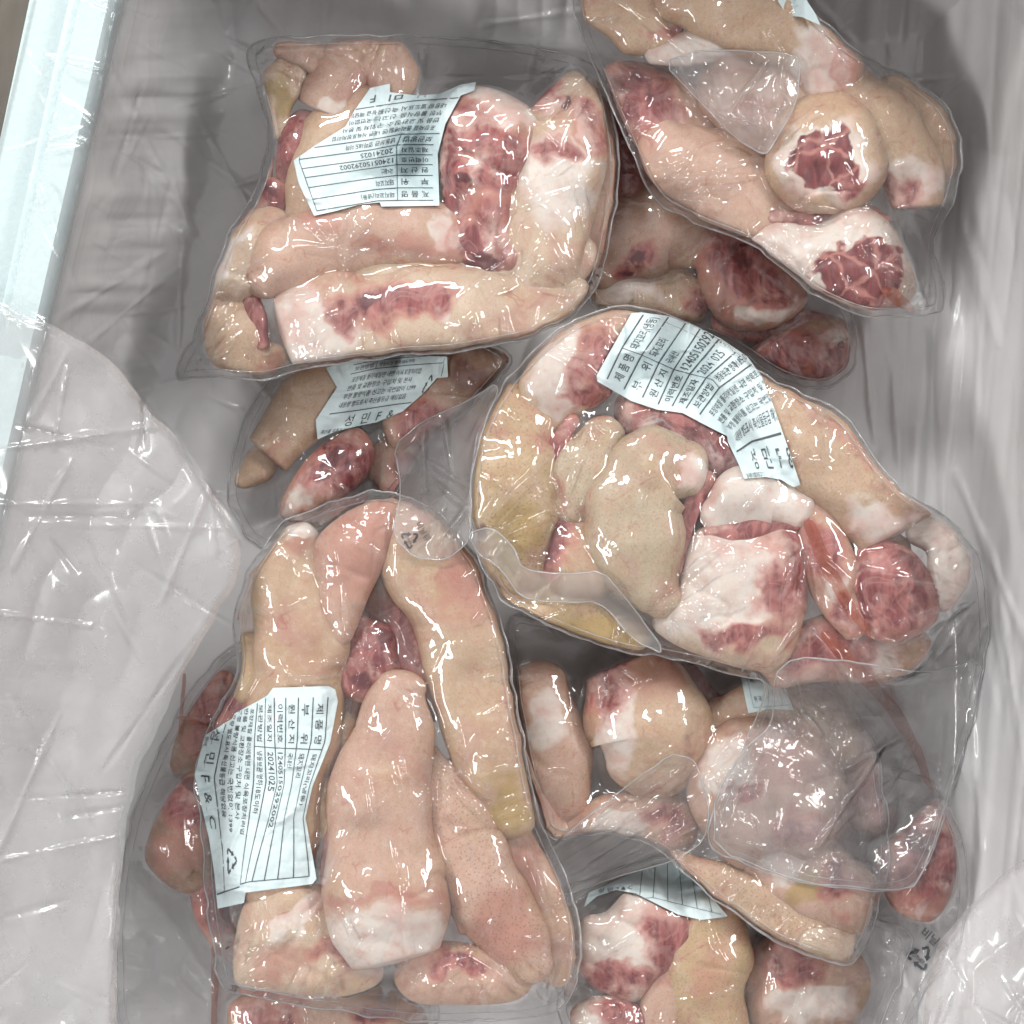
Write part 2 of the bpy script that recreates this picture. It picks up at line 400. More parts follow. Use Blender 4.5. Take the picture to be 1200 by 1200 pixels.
def tube(bag, label, pts, tone='beige', patches=(), dz=0, flat=.85, speck=.4, rough=2.2, name='pork_tail', all_=None, cut=''):
    """a tail: centre line (px, py, radius[, dz]) swept with tapering round ends"""
    _seed[0] += 7; seed = _seed[0]
    P = np.array([(p[0], p[1], p[2] * WIDE, (p[3] if len(p) > 3 else 0) + bag['z'] + dz) for p in pts], float)
    Q = catmull(P, 24)
    seg = np.r_[0, np.cumsum(np.hypot(np.diff(Q[:, 0]), np.diff(Q[:, 1])))]
    r0, r1 = P[0, 2], P[-1, 2]
    L = seg[-1]; n = max(14, int((L + (r0 + r1) * .8) / 3.2))
    s = np.linspace(0, L, n); Q = np.stack([np.interp(s, seg, Q[:, k]) for k in range(4)], -1)
    # rounded ends
    ne = 7
    tg = np.gradient(Q[:, :2], axis=0); tg /= np.linalg.norm(tg, axis=1, keepdims=True) + 1e-9
    def cap(q, t, sgn):
        out = []
        if ('a' if sgn < 0 else 'b') in cut:                         # a knife-cut end: nearly flat, hard rim
            for k in range(1, ne + 1):
                f = k / ne; out.append((q[0] + sgn * t[0] * q[2] * .16 * math.sqrt(f), q[1] + sgn * t[1] * q[2] * .16 * math.sqrt(f), q[2] * max(1 - f ** 1.6, .02), q[3]))
            return np.array(out)
        for k in range(1, ne + 1):
            a = k / ne * math.pi / 2 * .985
            out.append((q[0] + sgn * t[0] * q[2] * .75 * math.sin(a), q[1] + sgn * t[1] * q[2] * .75 * math.sin(a), q[2] * math.cos(a), q[3]))
        return np.array(out)
    A = cap(Q[0], tg[0], -1)[::-1]; B = cap(Q[-1], tg[-1], 1)
    Q = np.vstack([A, Q, B]); T = np.vstack([np.tile(tg[0], (ne, 1)), tg, np.tile(tg[-1], (ne, 1))])
    N = np.stack([-T[:, 1], T[:, 0]], -1); m = len(Q)
    R = int(np.clip(P[:, 2].max() * 2 * math.pi / 3.2, 28, 110)); th = np.linspace(0, 2 * math.pi, R, endpoint=False)
    sq = lambda v: np.sign(v) * np.abs(v) ** .86
    px = Q[:, None, 0] + N[:, None, 0] * Q[:, None, 2] * sq(np.cos(th)); py = Q[:, None, 1] + N[:, None, 1] * Q[:, None, 2] * sq(np.cos(th))
    pz = Q[:, None, 3] + Q[:, None, 2] / WIDE * flat * sq(np.sin(th))
    rr = np.minimum(Q[:, None, 2] / 14, 1)
    d1 = fbm(px / 62, py / 62, pz / 62, seed=seed, oct=2) * rough * rr * 3.3
    # folds of skin across the tail
    ss = (np.arange(m) / m * (L + 1))[:, None] + 0 * px
    fo = np.maximum(0, 1 - 5.5 * np.abs(vnoise(ss / 42 + .35 * vnoise(px / 30, py / 30, seed=seed + 8), th[None, :] * .35 + 0 * px, seed=seed + 9))) * smooth(-.1, .5, vnoise(px / 70, py / 70, seed=seed + 11))
    dd = d1 - fo * rough * 1.2 * rr
    px = px + N[:, None, 0] * np.cos(th) * dd; py = py + N[:, None, 1] * np.cos(th) * dd; pz = pz + np.sin(th) * dd
    idx = np.arange(m * R).reshape(m, R); a = idx[:-1]; c = idx[1:]; ar = np.roll(a, -1, 1); cr = np.roll(c, -1, 1)
    F = np.stack([a, ar, cr, c], -1).reshape(-1, 4)
    px, py, pz = px.ravel(), py.ravel(), pz.ravel()
    pa = list(patches) + ([(all_, P[:, 0].mean(), P[:, 1].mean(), 400, 400)] if all_ else [])
    return finish_piece(bag, name, label, px, py, pz, F, tone, pa, speck, seed)
def chunk(bag, label, poly, tone='beige', patches=(), h=40, dz=0, speck=.3, rough=3.5, name='pork_chunk', all_=None):
    """a chunk given by its outline, blown up to a pillow with lumps"""
    _seed[0] += 7; seed = _seed[0]
    P = rounded(poly, 6); st = 2.4
    X, Y = grid_for(P, st); M = inside(P, X, Y)
    u = np.zeros(X.shape)
    for _ in range(900):
        a, b_, c, d = shift4(u); u = np.where(M, (a + b_ + c + d) / 4 + 1, 0)
    u = np.sqrt(u); u = u / u.max()
    u = np.where(M, u, 0) ** .8
    lum = fbm(X / 34, Y / 34, seed=seed, oct=2) * rough * 1.2 - np.maximum(0, 1 - 2.2 * np.abs(fbm((X + .5 * Y) / 62 + .5 * vnoise(X / 30, Y / 30, seed=seed + 2), (Y - .5 * X) / 62, seed=seed + 4, oct=1))) ** 3 * rough * .9
    Zt = bag['z'] + dz + h * u + lum * smooth(0, .4, u); Zb = bag['z'] + dz - h * .9 * u
    px, py, zt, F, _ = sheet_mesh(P, X, Y, Zt)
    _, _, zb, _, _ = sheet_mesh(P, X, Y, Zb)
    n = len(px)
    # rim of the pillow: border vertices share the outline height
    e = np.bincount(F.ravel(), minlength=n) < 4
    zb = np.where(e, zt - 1.0, zb)
    px2 = np.r_[px, px]; py2 = np.r_[py, py]; pz2 = np.r_[zt, zb]
    F2 = np.vstack([F, F[:, ::-1] + n])
    pa = list(patches) + ([(all_, P[:, 0].mean(), P[:, 1].mean(), 400, 400)] if all_ else [])
    return finish_piece(bag, name, label, px2, py2, pz2, F2, tone, pa, speck, seed)

# ------------------------------------------------------------------ bags
def new_bag(z, cx, cy):
    root = empty('vacuum_pack', tuple(at(np.float64(cx), np.float64(cy), np.float64(z - 40))))
    return dict(z=z, root=root, pieces=[], c=(cx, cy))
def seam_ring(bag, P, zf, r=1.5, name='seam', closed=True):
    P = np.asarray(P); d = np.r_[0, np.cumsum(np.hypot(*np.diff(np.vstack([P, P[:1]]) if closed else P, axis=0).T))]
    n = int(d[-1] / 4); s = np.linspace(0, d[-1], n, endpoint=not closed)
    Q = np.vstack([P, P[:1]]) if closed else P
    x = np.interp(s, d, Q[:, 0]); y = np.interp(s, d, Q[:, 1]); z = zf(x, y)
    for _ in range(3): z = (np.roll(z, 1) + z * 2 + np.roll(z, -1)) / 4 if closed else z
    t = np.stack([np.gradient(x), np.gradient(y)], -1); t /= np.linalg.norm(t, axis=1, keepdims=True) + 1e-9
    R = 6; th = np.arange(R) / R * 2 * math.pi
    rv = r * (1 + .35 * vnoise(s / 20, s * 0, seed=3))
    px = x[:, None] - t[:, None, 1] * np.cos(th) * rv[:, None]; py = y[:, None] + t[:, None, 0] * np.cos(th) * rv[:, None]; pz = z[:, None] + np.sin(th) * rv[:, None]
    idx = np.arange(n * R).reshape(n, R); a = idx if closed else idx[:-1]; c = np.roll(idx, -1, 0) if closed else idx[1:]
    F = np.stack([a, np.roll(a, -1, 1), np.roll(c, -1, 1), c], -1).reshape(-1, 4)
    return mesh_obj(name, at(px.ravel(), py.ravel(), pz.ravel()), F, SEAM, bag['root'])
def film(bag, poly, pull=.35, step=1.8, wrinkle=1.0, segs=(), n_rand=50, ang=None, spread=.5, mat=None, name='film', pieces=True, lift=1.6, bottom=True, fold_amp=4.0, seam=True, edge_lift=0, seed=0):
    global GZ
    P = chaikin(poly, 1 if mat in (FLANGE, FLAP) else 2)
    # the cut edge of a film is never quite straight
    jit = 2.6 if pieces else 1.2
    P = P + jit * np.stack([vnoise(P[:, 0] / 16, P[:, 1] / 16, seed=seed), vnoise(P[:, 0] / 16 + 7, P[:, 1] / 16, seed=seed)], -1)
    if pieces:
        for args in bag.pop('todo', []): build_piece(bag, P, *args)
    X, Y = grid_for(P, step); M = inside(P, X, Y)
    G0 = gsample(X, Y) + lift
    obs = G0.copy(); top = np.full(X.shape, -1e3)
    if pieces:
        for px, py, pz in bag['pieces']:
            ix = np.rint((px - X[0, 0]) / step).astype(int); iy = np.rint((py - Y[0, 0]) / step).astype(int)
            ok = (ix >= 0) & (iy >= 0) & (ix < X.shape[1]) & (iy < X.shape[0])
            np.maximum.at(top, (iy[ok], ix[ok]), pz[ok])
        p = np.pad(top, 1, mode='edge'); ny, nx = top.shape
        top = np.maximum.reduce([p[a:a + ny, b_:b_ + nx] for a in range(3) for b_ in range(3)])
        obs = np.maximum(obs, top + 1.2)
    # membrane pulled down on to whatever is under it (coarse to fine)
    z = obs.copy()
    k = 3
    zc = obs[::k, ::k].copy(); oc = zc.copy()
    for _ in range(260):
        a, b_, c, d = shift4(zc); zc = np.maximum(oc, (a + b_ + c + d) / 4 - pull * 3)
    ny, nx = obs.shape
    z = np.maximum(obs, np.repeat(np.repeat(zc, k, 0), k, 1)[:ny, :nx])
    for _ in range(70):
        a, b_, c, d = shift4(z); z = np.maximum(obs, (a + b_ + c + d) / 4 - pull / 3)
    z = blur(z, 2)
    gap = np.clip((z - top) / 9 - .15, 0, 1)                      # how far the film stands off the meat
    dry = blur(gap, 3)
    fold = np.abs(fbm(X / 48, Y / 48, seed=500 + seed, oct=2)) * fold_amp * (1.7 if mat in (FLANGE, FLAP) else 1) + fbm(X / 20, Y / 20, seed=520 + seed, oct=2) * .35
    box = (P[:, 0].min(), P[:, 1].min(), P[:, 0].max(), P[:, 1].max())
    r = np.random.default_rng(900 + seed)
    segs = list(segs)
    if pieces:                                                      # the film puckers between its edge and the meat
        for _ in range(int(len(P) * .55)):
            k_ = r.integers(len(P)); p_ = P[k_]; q_ = P[(k_ + 1) % len(P)]; e_ = (q_ - p_) / (np.hypot(*(q_ - p_)) + 1e-6)
            n_ = np.array([-e_[1], e_[0]]); n_ = n_ if inside(P, np.array([p_[0] + 4 * n_[0]]), np.array([p_[1] + 4 * n_[1]]))[0] else -n_
            d_ = n_ + e_ * r.normal(0, .45); l_ = r.uniform(18, 60)
            segs.append((p_[0] - 6 * d_[0], p_[1] - 6 * d_[1], p_[0] + l_ * d_[0], p_[1] + l_ * d_[1], r.uniform(1.8, 3.6), r.uniform(1.5, 4)))
    cr = creases(X, Y, list(segs) + rand_creases(n_rand, box, ang=ang, spread=spread, r=r))
    crm = np.clip(np.abs(blur(cr, 1)) / 2.6, 0, 1)                 # a crease stands off the meat and shows paler
    dry = np.maximum(dry, .75 * crm)
    z = z + wrinkle * (fold * (.07 + .93 * dry) + cr * ((1.5 if mat in (FLANGE, FLAP) else .65) + 1.0 * dry))
    if edge_lift:
        _, _, dE = nearest_on(P, X.ravel(), Y.ravel()); dE = dE.reshape(X.shape)
        z = z + edge_lift * np.exp(-dE / 14) * (.5 + .5 * vnoise(X / 40, Y / 40, seed=seed))
    z = np.maximum(z, obs - .4)
    px, py, pz, F, ex = sheet_mesh(P, X, Y, z, dict(dry=dry))
    o = mesh_obj(name, at(px, py, pz), F, mat or FILM, bag['root'], attrs=ex)
    def zf(x, y):
        fx = np.clip((np.asarray(x) - X[0, 0]) / step, 0, nx - 1.001); fy = np.clip((np.asarray(y) - Y[0, 0]) / step, 0, ny - 1.001)
        ix, iy = fx.astype(int), fy.astype(int); fx, fy = fx - ix, fy - iy
        return (z[iy, ix] * (1 - fx) + z[iy, ix + 1] * fx) * (1 - fy) + (z[iy + 1, ix] * (1 - fx) + z[iy + 1, ix + 1] * fx) * fy
    if seam: seam_ring(bag, P, lambda x, y: zf(x, y) + .3, r=1.1 if mat in (FLANGE, FLAP) else 1.3)
    if pieces and seam:                                             # heat-sealed line a little inside the cut edge
        bx_ = np.roll(P, -1, 0) - np.roll(P, 1, 0); nn_ = np.stack([-bx_[:, 1], bx_[:, 0]], -1); nn_ /= np.linalg.norm(nn_, axis=1, keepdims=True) + 1e-9
        area = np.sum(P[:, 0] * np.roll(P[:, 1], -1) - np.roll(P[:, 0], -1) * P[:, 1]); nn_ = nn_ * (1 if area > 0 else -1)
        Q_ = P + nn_ * 9
        for _ in range(4): Q_ = (np.roll(Q_, 1, 0) + 2 * Q_ + np.roll(Q_, -1, 0)) / 4
        seam_ring(bag, Q_, lambda x, y: zf(x, y) + .2, r=.55, name='seal_line')
    if bottom:
        Xb, Yb = grid_for(P, 6.0); Zb = gsample(Xb, Yb) + .7
        bx, by, bz, Fb, exb = sheet_mesh(P, Xb, Yb, Zb, dict(dry=np.full(Xb.shape, .2)))
        mesh_obj('back_film', at(bx, by, bz), Fb, CLEAR, bag['root'], attrs=exb)
    # what lies above must lie on this
    inM = inside(P, GXX, GYY)
    GZ = np.where(inM, np.maximum(GZ, zf(GXX, GYY)), GZ)
    bag['zf'] = zf
    return o

# ------------------------------------------------------------------ printed labels
_glyph = {}
def glyph_mesh(txt):
    if txt in _glyph: return _glyph[txt]
    c = bpy.data.curves.new('t', 'FONT'); c.body = txt; c.resolution_u = 2; c.offset = .004
    o = bpy.data.objects.new('t', c); C.objects.link(o)
    dg = bpy.context.evaluated_depsgraph_get(); ev = o.evaluated_get(dg); me = ev.to_mesh()
    me.calc_loop_triangles()
    V = np.array([v.co[:2] for v in me.vertices]); T = np.array([t.vertices[:] for t in me.loop_triangles])
    ev.to_mesh_clear(); bpy.data.objects.remove(o); bpy.data.curves.remove(c)
    if len(V): V = V - V.min(0)
    _glyph[txt] = (V, T); return V, T
def text_at(txt, u, v, h, width=None):
    """flat triangles of a line of print: left end u, middle v, cap height h (label units), squeezed to width"""
    V, T = glyph_mesh(txt); V = V.copy()
    if len(V) == 0: return None
    V = V * (h / V[:, 1].max())
    if width: V[:, 0] *= width / V[:, 0].max()
    return np.stack([u + V[:, 0], v + h / 2 - V[:, 1]], -1), T
def line_at(u0, v0, u1, v1, wd=.45, n=40):
    d = np.array([u1 - u0, v1 - v0]); L = np.linalg.norm(d); nn = np.array([-d[1], d[0]]) / L * wd / 2
    t = np.linspace(0, 1, n)[:, None]; c = np.array([u0, v0]) + t * d
    V = np.vstack([c + nn, c - nn]); i = np.arange(n - 1)
    return V, np.vstack([np.stack([i, i + 1, i + n], -1), np.stack([i + 1, i + n + 1, i + n], -1)])
def recycle_at(u, v, r):
    """three bent arrows chasing each other round a triangle"""
    out = []; c0 = np.array([u, v])
    for k in range(3):
        P3 = [c0 + r * np.array([math.cos(math.radians(-90 + 120 * (k + j))), math.sin(math.radians(-90 + 120 * (k + j)))]) for j in (-1, 0, 1)]
        a0 = P3[1] + (P3[0] - P3[1]) * .30; b0 = P3[1] + (P3[0] - P3[1]) * .10; b1 = P3[1] + (P3[2] - P3[1]) * .10; e = P3[1] + (P3[2] - P3[1]) * .40
        for p, q in ((a0, b0), (b0, b1), (b1, e)): out.append(line_at(*p, *q, wd=r * .2, n=5))
        d = (P3[2] - P3[1]) / np.linalg.norm(P3[2] - P3[1]); nn = np.array([-d[1], d[0]])
        out.append((np.array([e + nn * r * .24, e - nn * r * .24, e + d * r * .36]), np.array([[0, 1, 2]])))
    return out
ROWS = [('제 품 명', '돼지꼬리(냉동)'), ('부    위', '돼지꼬리'), ('원 산 지', '국내산'), ('이력번호', '12405150292002'), ('제조일자', '20241025'), ('보관방법', '냉동보관 영하18도이하')]
SMALL = ['포장재질 폴리에틸렌 내면 식육포장처리업', '반품 및 교환장소 구입처 및 본사', '부정 불량식품 신고는 국번없이 1399', '내용량 별도표시 축산물등급 해당없음']
def full_print():
    it = []
    ys = [3, 10, 17, 23, 28.5, 34, 39.5]
    for y in ys: it.append(line_at(5, y, 95, y))
    it.append(line_at(30, 3, 30, 39.5)); it.append(line_at(95, 3, 95, 39.5)); it.append(line_at(5, 57, 96, 57)); it.append(line_at(96, 40, 96, 66))
    for k, (a, c) in enumerate(ROWS):
        y = (ys[k] + ys[k + 1]) / 2; hh = min(3.6, (ys[k + 1] - ys[k]) * .52)
        it.append(text_at(a, 8, y, hh, 19)); it.append(text_at(c, 32.5, y, hh, min(60, hh * .92 * len(c))))
    for k, t in enumerate(SMALL): it.append(text_at(t, 10, 42.5 + k * 3.7, 2.5, 64 - 6 * (k % 2)))
    it.append(text_at('성  민  F  &  C', 22, 61, 4.8, 52)); it.append(text_at('축산물 유통전문 판매', 6, 65, 1.9, 26))
    it += recycle_at(86, 50, 5.5)
    return it
def lines_print(n=6):
    it = [line_at(4, 62, 96, 62)]
    for k in range(n): it.append(line_at(40 + k * 10, 8, 40 + k * 10, 62))
    it.append(text_at('성 민 F & C', 8, 48, 5, 26))
    return it
def corner_print():
    return [line_at(18, 4, 18, 54), line_at(18, 54, 96, 54), line_at(72, 4, 72, 54), text_at('위 국', 22, 42, 9, 14), text_at('돼지', 78, 26, 8, 16), text_at('제', 22, 14, 8, 8)]
def label(bag, outline, U, Vv, pts, items, lab=None, crumple=.8, seed=0):
    P = rounded(outline, 4, True); zf = bag['zf']
    X, Y = grid_for(P, 1.2)
    Z = blur(zf(X, Y), 4); Z = np.maximum(Z, zf(X, Y)) + 1.3
    Z = Z + crumple * np.abs(fbm(X / 20, Y / 20, seed=700 + seed, oct=2))
    px, py, pz, F, _ = sheet_mesh(P, X, Y, Z)
    o = mesh_obj('label', at(px, py, pz), F, PAPER, bag['root'])
    o['_o'] = list(bag['root']['_o'])
    if lab: o['label'] = lab
    pts = np.array(pts, float); U = np.array(U) * 100; Vv = np.array(Vv) * 66
    VV, TT, n = [], [], 0
    for it in items:
        if it is None: continue
        V, T = it; VV.append(V); TT.append(T + n); n += len(V)
    V = np.vstack(VV); T = np.vstack(TT)
    iu = np.clip(np.searchsorted(U, V[:, 0]) - 1, 0, len(U) - 2); iv = np.clip(np.searchsorted(Vv, V[:, 1]) - 1, 0, len(Vv) - 2)
    fu = (V[:, 0] - U[iu]) / (U[iu + 1] - U[iu]); fv = (V[:, 1] - Vv[iv]) / (Vv[iv + 1] - Vv[iv])
    q = (pts[iv, iu] * ((1 - fu) * (1 - fv))[:, None] + pts[iv, iu + 1] * (fu * (1 - fv))[:, None] + pts[iv + 1, iu] * ((1 - fu) * fv)[:, None] + pts[iv + 1, iu + 1] * (fu * fv)[:, None])
    x, y = q[:, 0], q[:, 1]
    ok = inside(P, x, y); T = T[ok[T].all(1)]
    step = X[0, 1] - X[0, 0]; ny, nx = X.shape
    fx = np.clip((x - X[0, 0]) / step, 0, nx - 1.001); fy = np.clip((y - Y[0, 0]) / step, 0, ny - 1.001); ix, iy = fx.astype(int), fy.astype(int); fx, fy = fx - ix, fy - iy
    z = np.maximum.reduce([Z[iy, ix], Z[iy, ix + 1], Z[iy + 1, ix], Z[iy + 1, ix + 1]]) * .5 + .5 * ((Z[iy, ix] * (1 - fx) + Z[iy, ix + 1] * fx) * (1 - fy) + (Z[iy + 1, ix] * (1 - fx) + Z[iy + 1, ix + 1] * fx) * fy) + .45
    used = np.unique(T); rm = np.full(len(x), -1); rm[used] = np.arange(len(used))
    mesh_obj('lettering', at(x[used], y[used], z[used]), rm[T][:, ::-1] if False else rm[T], INK, o, smooth_shade=False)
    return o
def film_mark(bag, x, y, size, rot, word='비닐류'):
    """recycling mark printed on the film"""
    it = recycle_at(0, 0, size) + [text_at(word, -size * 1.0, -size * 1.55, size * .7, size * 2)] + [text_at('OTHER', -size * .5, size * .12, size * .3, size)]
    VV, TT, n = [], [], 0
    for V, T in it: VV.append(V); TT.append(T + n); n += len(V)
    V = np.vstack(VV); T = np.vstack(TT); a = math.radians(rot)
    X = x + V[:, 0] * math.cos(a) - V[:, 1] * math.sin(a); Y = y + V[:, 0] * math.sin(a) + V[:, 1] * math.cos(a)
    return mesh_obj('recycling_mark', at(X, Y, gsample(X, Y) + 1.6), T, INK, bag['root'], smooth_shade=False)

# ================================================================== THE PLACE
def box_mesh(corners_top, corners_bot):
    V = np.vstack([corners_top, corners_bot])
    F = [[0, 1, 2, 3], [7, 6, 5, 4], [0, 4, 5, 1], [1, 5, 6, 2], [2, 6, 7, 3], [3, 7, 4, 0]]
    return V, np.array(F)
gv = np.array([(-2, -2, 0), (2, -2, 0), (2, 2, 0), (-2, 2, 0)], float); gv[:, 2] = -.14
g = mesh_obj('ground', gv, [[0, 1, 2, 3]], GROUND, origin=(0, 0, -.14)); g['kind'] = 'structure'

zt, zb = 206., -190.
fb = empty('foam_box', tuple(at(np.float64(620), np.float64(600), np.float64(-290))))
tag(fb, 'white styrofoam box with a stepped rim, lined with clear plastic', 'foam box')
def on_top(x, y, z=zt): return at(np.float64(x), np.float64(y), np.float64(z))
inner = [(173, -202), (1245, -202), (1326, 1452), (-202, 1452)]
outer = [(85, -285), (1330, -285), (1415, 1535), (-300, 1535)]
for k in range(4):
    a, b_ = inner[k], inner[(k + 1) % 4]; A, B = outer[k], outer[(k + 1) % 4]
    mid = lambda p, q, t: (p[0] + (q[0] - p[0]) * t, p[1] + (q[1] - p[1]) * t)
    m0, m1 = mid(a, A, .45), mid(b_, B, .45)
    # inner half of the wall carries the raised lip, outer half is a step lower
    for (p0, p1, q0, q1, z1, nm) in ((a, b_, m0, m1, zt, 'wall'), (m0, m1, A, B, zt - 20, 'rim_step')):
        T4 = [on_top(*p) for p in (p0, q0, q1, p1)]; T4 = np.array(T4)
        T4[:, 2] = z1 * S
        B4 = T4.copy(); B4[:, 2] = zb * S
        if nm == 'wall':                                            # the inside face leans out a little towards the floor
            cc = at(np.float64(575), np.float64(620), np.float64(zt))
            for i in (0, 3): B4[i, :2] = cc[:2] + (B4[i, :2] - cc[:2]) * 1.11
        V, F = box_mesh(T4, B4)
        mesh_obj(nm, V, F, FOAM, fb, smooth_shade=False)
c4 = np.array([on_top(*p) for p in outer]); T4 = c4.copy(); T4[:, 2] = (zb - .5) * S; B4 = c4.copy(); B4[:, 2] = (zb - 60) * S
V, F = box_mesh(T4[::-1], B4[::-1]); mesh_obj('base', V, F, FOAM, fb, smooth_shade=False)

# plastic liner -------------------------------------------------------
ln = empty('plastic_liner', tuple(at(np.float64(620), np.float64(600), np.float64(-170))))
tag(ln, 'milky creased plastic liner covering the inside and rim of the foam box', 'liner')
P = np.array([(-120, -250), (1400, -250), (1400, 1500), (-120, 1500)], float)
X, Y = grid_for(P, 2.4)
lin_segs = [(75, 385, 150, 430, 4, 5), (130, 425, 205, 515, 4, 6), (200, 505, 285, 640, 5, 6), (0, 375, 75, 385, 4, 5), (20, 400, 140, 450, 3, 4), (60, 150, 120, 175, 3, 3), (30, 60, 90, 140, 3, 4),
            (0, 180, 100, 150, 3, 4), (40, 175, 110, 172, 2.5, 3), (60, 380, 200, 290, 6, 6), (120, 60, 240, 300, 7, 5), (180, 140, 300, 230, 6, 5), (200, 260, 215, 300, 5, -5),
            (1010, 370, 1025, 520, 5, 6), (1040, 380, 1060, 600, 6, 5), (1090, 380, 1100, 640, 6, -5), (1150, 300, 1140, 560, 6, 5), (1000, 100, 1120, 90, 6, 6), (1060, 150, 1130, 90, 5, 6),
            (700, 10, 560, 30, 5, 5), (300, 0, 330, 40, 5, 5), (1160, 620, 1200, 900, 6, 5), (1130, 700, 1150, 1000, 5, 4)]
r_ = np.random.default_rng(5)
Z = liner_z(X, Y) + creases(X, Y, lin_segs + rand_creases(60, (-20, -50, 260, 700), (40, 190), (2.4, 4.5), (2, 6), ang=.5, spread=.7, r=r_) + rand_creases(22, (1020, -50, 1250, 1250), (80, 300), (6, 14), (3, 7), ang=1.5, spread=.2, r=r_) + rand_creases(20, (250, -80, 1200, 60), (50, 160), (4, 8), (2, 5), r=r_))
px, py, pz, F, ex = sheet_mesh(P, X, Y, Z, dict(dry=1 - 2.15 * (1 - smooth(-2, 12, (X - 142) * .9745 + Y * .2244))))
mesh_obj('sheet', at(px, py, pz), F, LINER, ln, attrs=ex)
GZ = np.maximum(GZ, gsample(GXX, GYY, GZ))

# ------------------------------------------------------------------ lower packs
def rosette(x, y, R, n=6, r=.36, start=.3):
    out = [('face', x, y, R * .95, R * .8, -15), ('meat', x + R * .5, y + R * .7, R * .5, R * .22, 20, .8)]
    return out
# pack C : dark pack under the top right one
bag = new_bag(-95, 850, 340)
tube(bag, 'dull beige tail beneath the upper right pack, touching the left square pack', [(700, 310, 28), (735, 282, 42), (785, 268, 45), (830, 285, 30)], 'rosy', [('meat', 748, 302, 30, 14, -20), ('dark', 745, 305, 16, 7, -20)])
tube(bag, 'pale fat-covered tail below the dull beige one in the dark pack', [(690, 345, 22), (750, 335, 30), (810, 350, 26)], 'pale', [('fat', 740, 335, 40, 20), ('meat', 825, 350, 22, 18)], dz=-12)
chunk(bag, 'dark red lean chunk in shade under the upper right pack', [(815, 285), (850, 262), (905, 280), (935, 320), (945, 355), (905, 385), (855, 385), (825, 350)], 'pink', [('meat', 870, 310, 60, 34, 30), ('dark', 870, 300, 30, 14, 30, .8), ('fat', 905, 365, 40, 12, -10), ('meat', 920, 345, 26, 14), ('pink', 860, 360, 40, 26)])
tube(bag, 'narrow red strip with fat edge below the dark red chunk', [(850, 380, 18), (905, 378, 22), (960, 392, 20)], 'pink', [('meat', 900, 378, 70, 30), ('fat', 920, 372, 25, 6)], dz=-15, name='pork_chunk')
chunk(bag, 'red and white marbled chunk lowest in the dark pack above the white foam liner', [(880, 410), (925, 380), (985, 372), (1003, 405), (990, 438), (955, 450), (912, 440)], 'pink', [('meat', 930, 410, 44, 26), ('meat', 975, 425, 24, 20), ('fat', 970, 395, 26, 8, 20), ('pink', 950, 430, 40, 20), ('fat', 940, 400, 28, 9, -20), ('dark', 900, 425, 18, 12)], dz=-20)
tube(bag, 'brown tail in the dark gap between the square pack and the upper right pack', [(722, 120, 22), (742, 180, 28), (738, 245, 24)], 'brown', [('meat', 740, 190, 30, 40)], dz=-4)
film(bag, [(700, 90), (740, 100), (775, 200), (800, 225), (900, 270), (985, 350), (1005, 375), (1004, 432), (970, 458), (915, 446), (840, 395), (740, 372), (680, 362)], seed=1, n_rand=45, fold_amp=6)
film_mark(bag, 986, 404, 5, 20)
tag(bag['root'], 'dark crumpled pack of red chunks lying under the upper right pack', 'vacuum pack', 'vacuum packs of pork tails')

# pack D : small pack with label, under the square one
bag = new_bag(-90, 410, 510)
tube(bag, 'beige tail with blunt broken end left of the half-hidden label', [(410, 430, 34), (370, 465, 33), (335, 510, 27), (316, 532, 24)], 'beige', [('pink', 320, 535, 22, 16)], cut='b')
tube(bag, 'tiny tan tail tip below the blunt beige tail', [(276, 560, 8), (290, 556, 14), (306, 545, 16), (316, 535, 14)], 'beige', dz=-6)
chunk(bag, 'pink lean chunk with white streaks just below the half-hidden label', [(328, 602), (340, 565), (372, 525), (415, 500), (438, 525), (428, 560), (395, 590), (352, 612)], 'pink', [('meat', 395, 540, 44, 36, -40), ('fat', 362, 575, 14, 44, 40), ('fat', 405, 575, 30, 16), ('fat', 378, 540, 7, 40, 42), ('dark', 388, 548, 9, 22, 40)], h=34)
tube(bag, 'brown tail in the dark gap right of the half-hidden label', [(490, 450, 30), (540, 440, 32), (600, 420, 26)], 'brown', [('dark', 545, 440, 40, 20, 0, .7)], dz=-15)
tube(bag, 'rosy tail end below the right corner of the half-hidden label', [(470, 500, 24), (500, 490, 30), (540, 470, 26)], 'rosy', [('meat', 500, 495, 30, 22)], dz=-12)
tube(bag, 'dark pink tail behind the left film flap of the main pack', [(450, 540, 24), (480, 560, 28), (520, 590, 24)], 'rosy', [('meat', 490, 565, 40, 24)], dz=-18)
film(bag, [(270, 600), (265, 555), (290, 480), (330, 430), (420, 395), (560, 390), (610, 420), (560, 470), (500, 520), (455, 590), (400, 615), (335, 630), (310, 650)], seed=2, n_rand=40)
label(bag, [(382, 431), (418, 420), (470, 416), (524, 418), (525, 442), (512, 443), (495, 462), (472, 482), (441, 495), (416, 500), (392, 506), (372, 515), (370, 492), (395, 454)],
      [0, .3, .6, 1], [0, .6, 1], [[(430, 360), (462, 360), (500, 360), (545, 360)], [(405, 440), (440, 432), (480, 428), (525, 425)], [(366, 510), (410, 506), (452, 498), (512, 490)]], full_print(), 'white label half hidden under the square pack', seed=2)
tag(bag['root'], 'small labelled pack with a blunt beige tail, half under the square pack', 'vacuum pack', 'vacuum packs of pork tails')

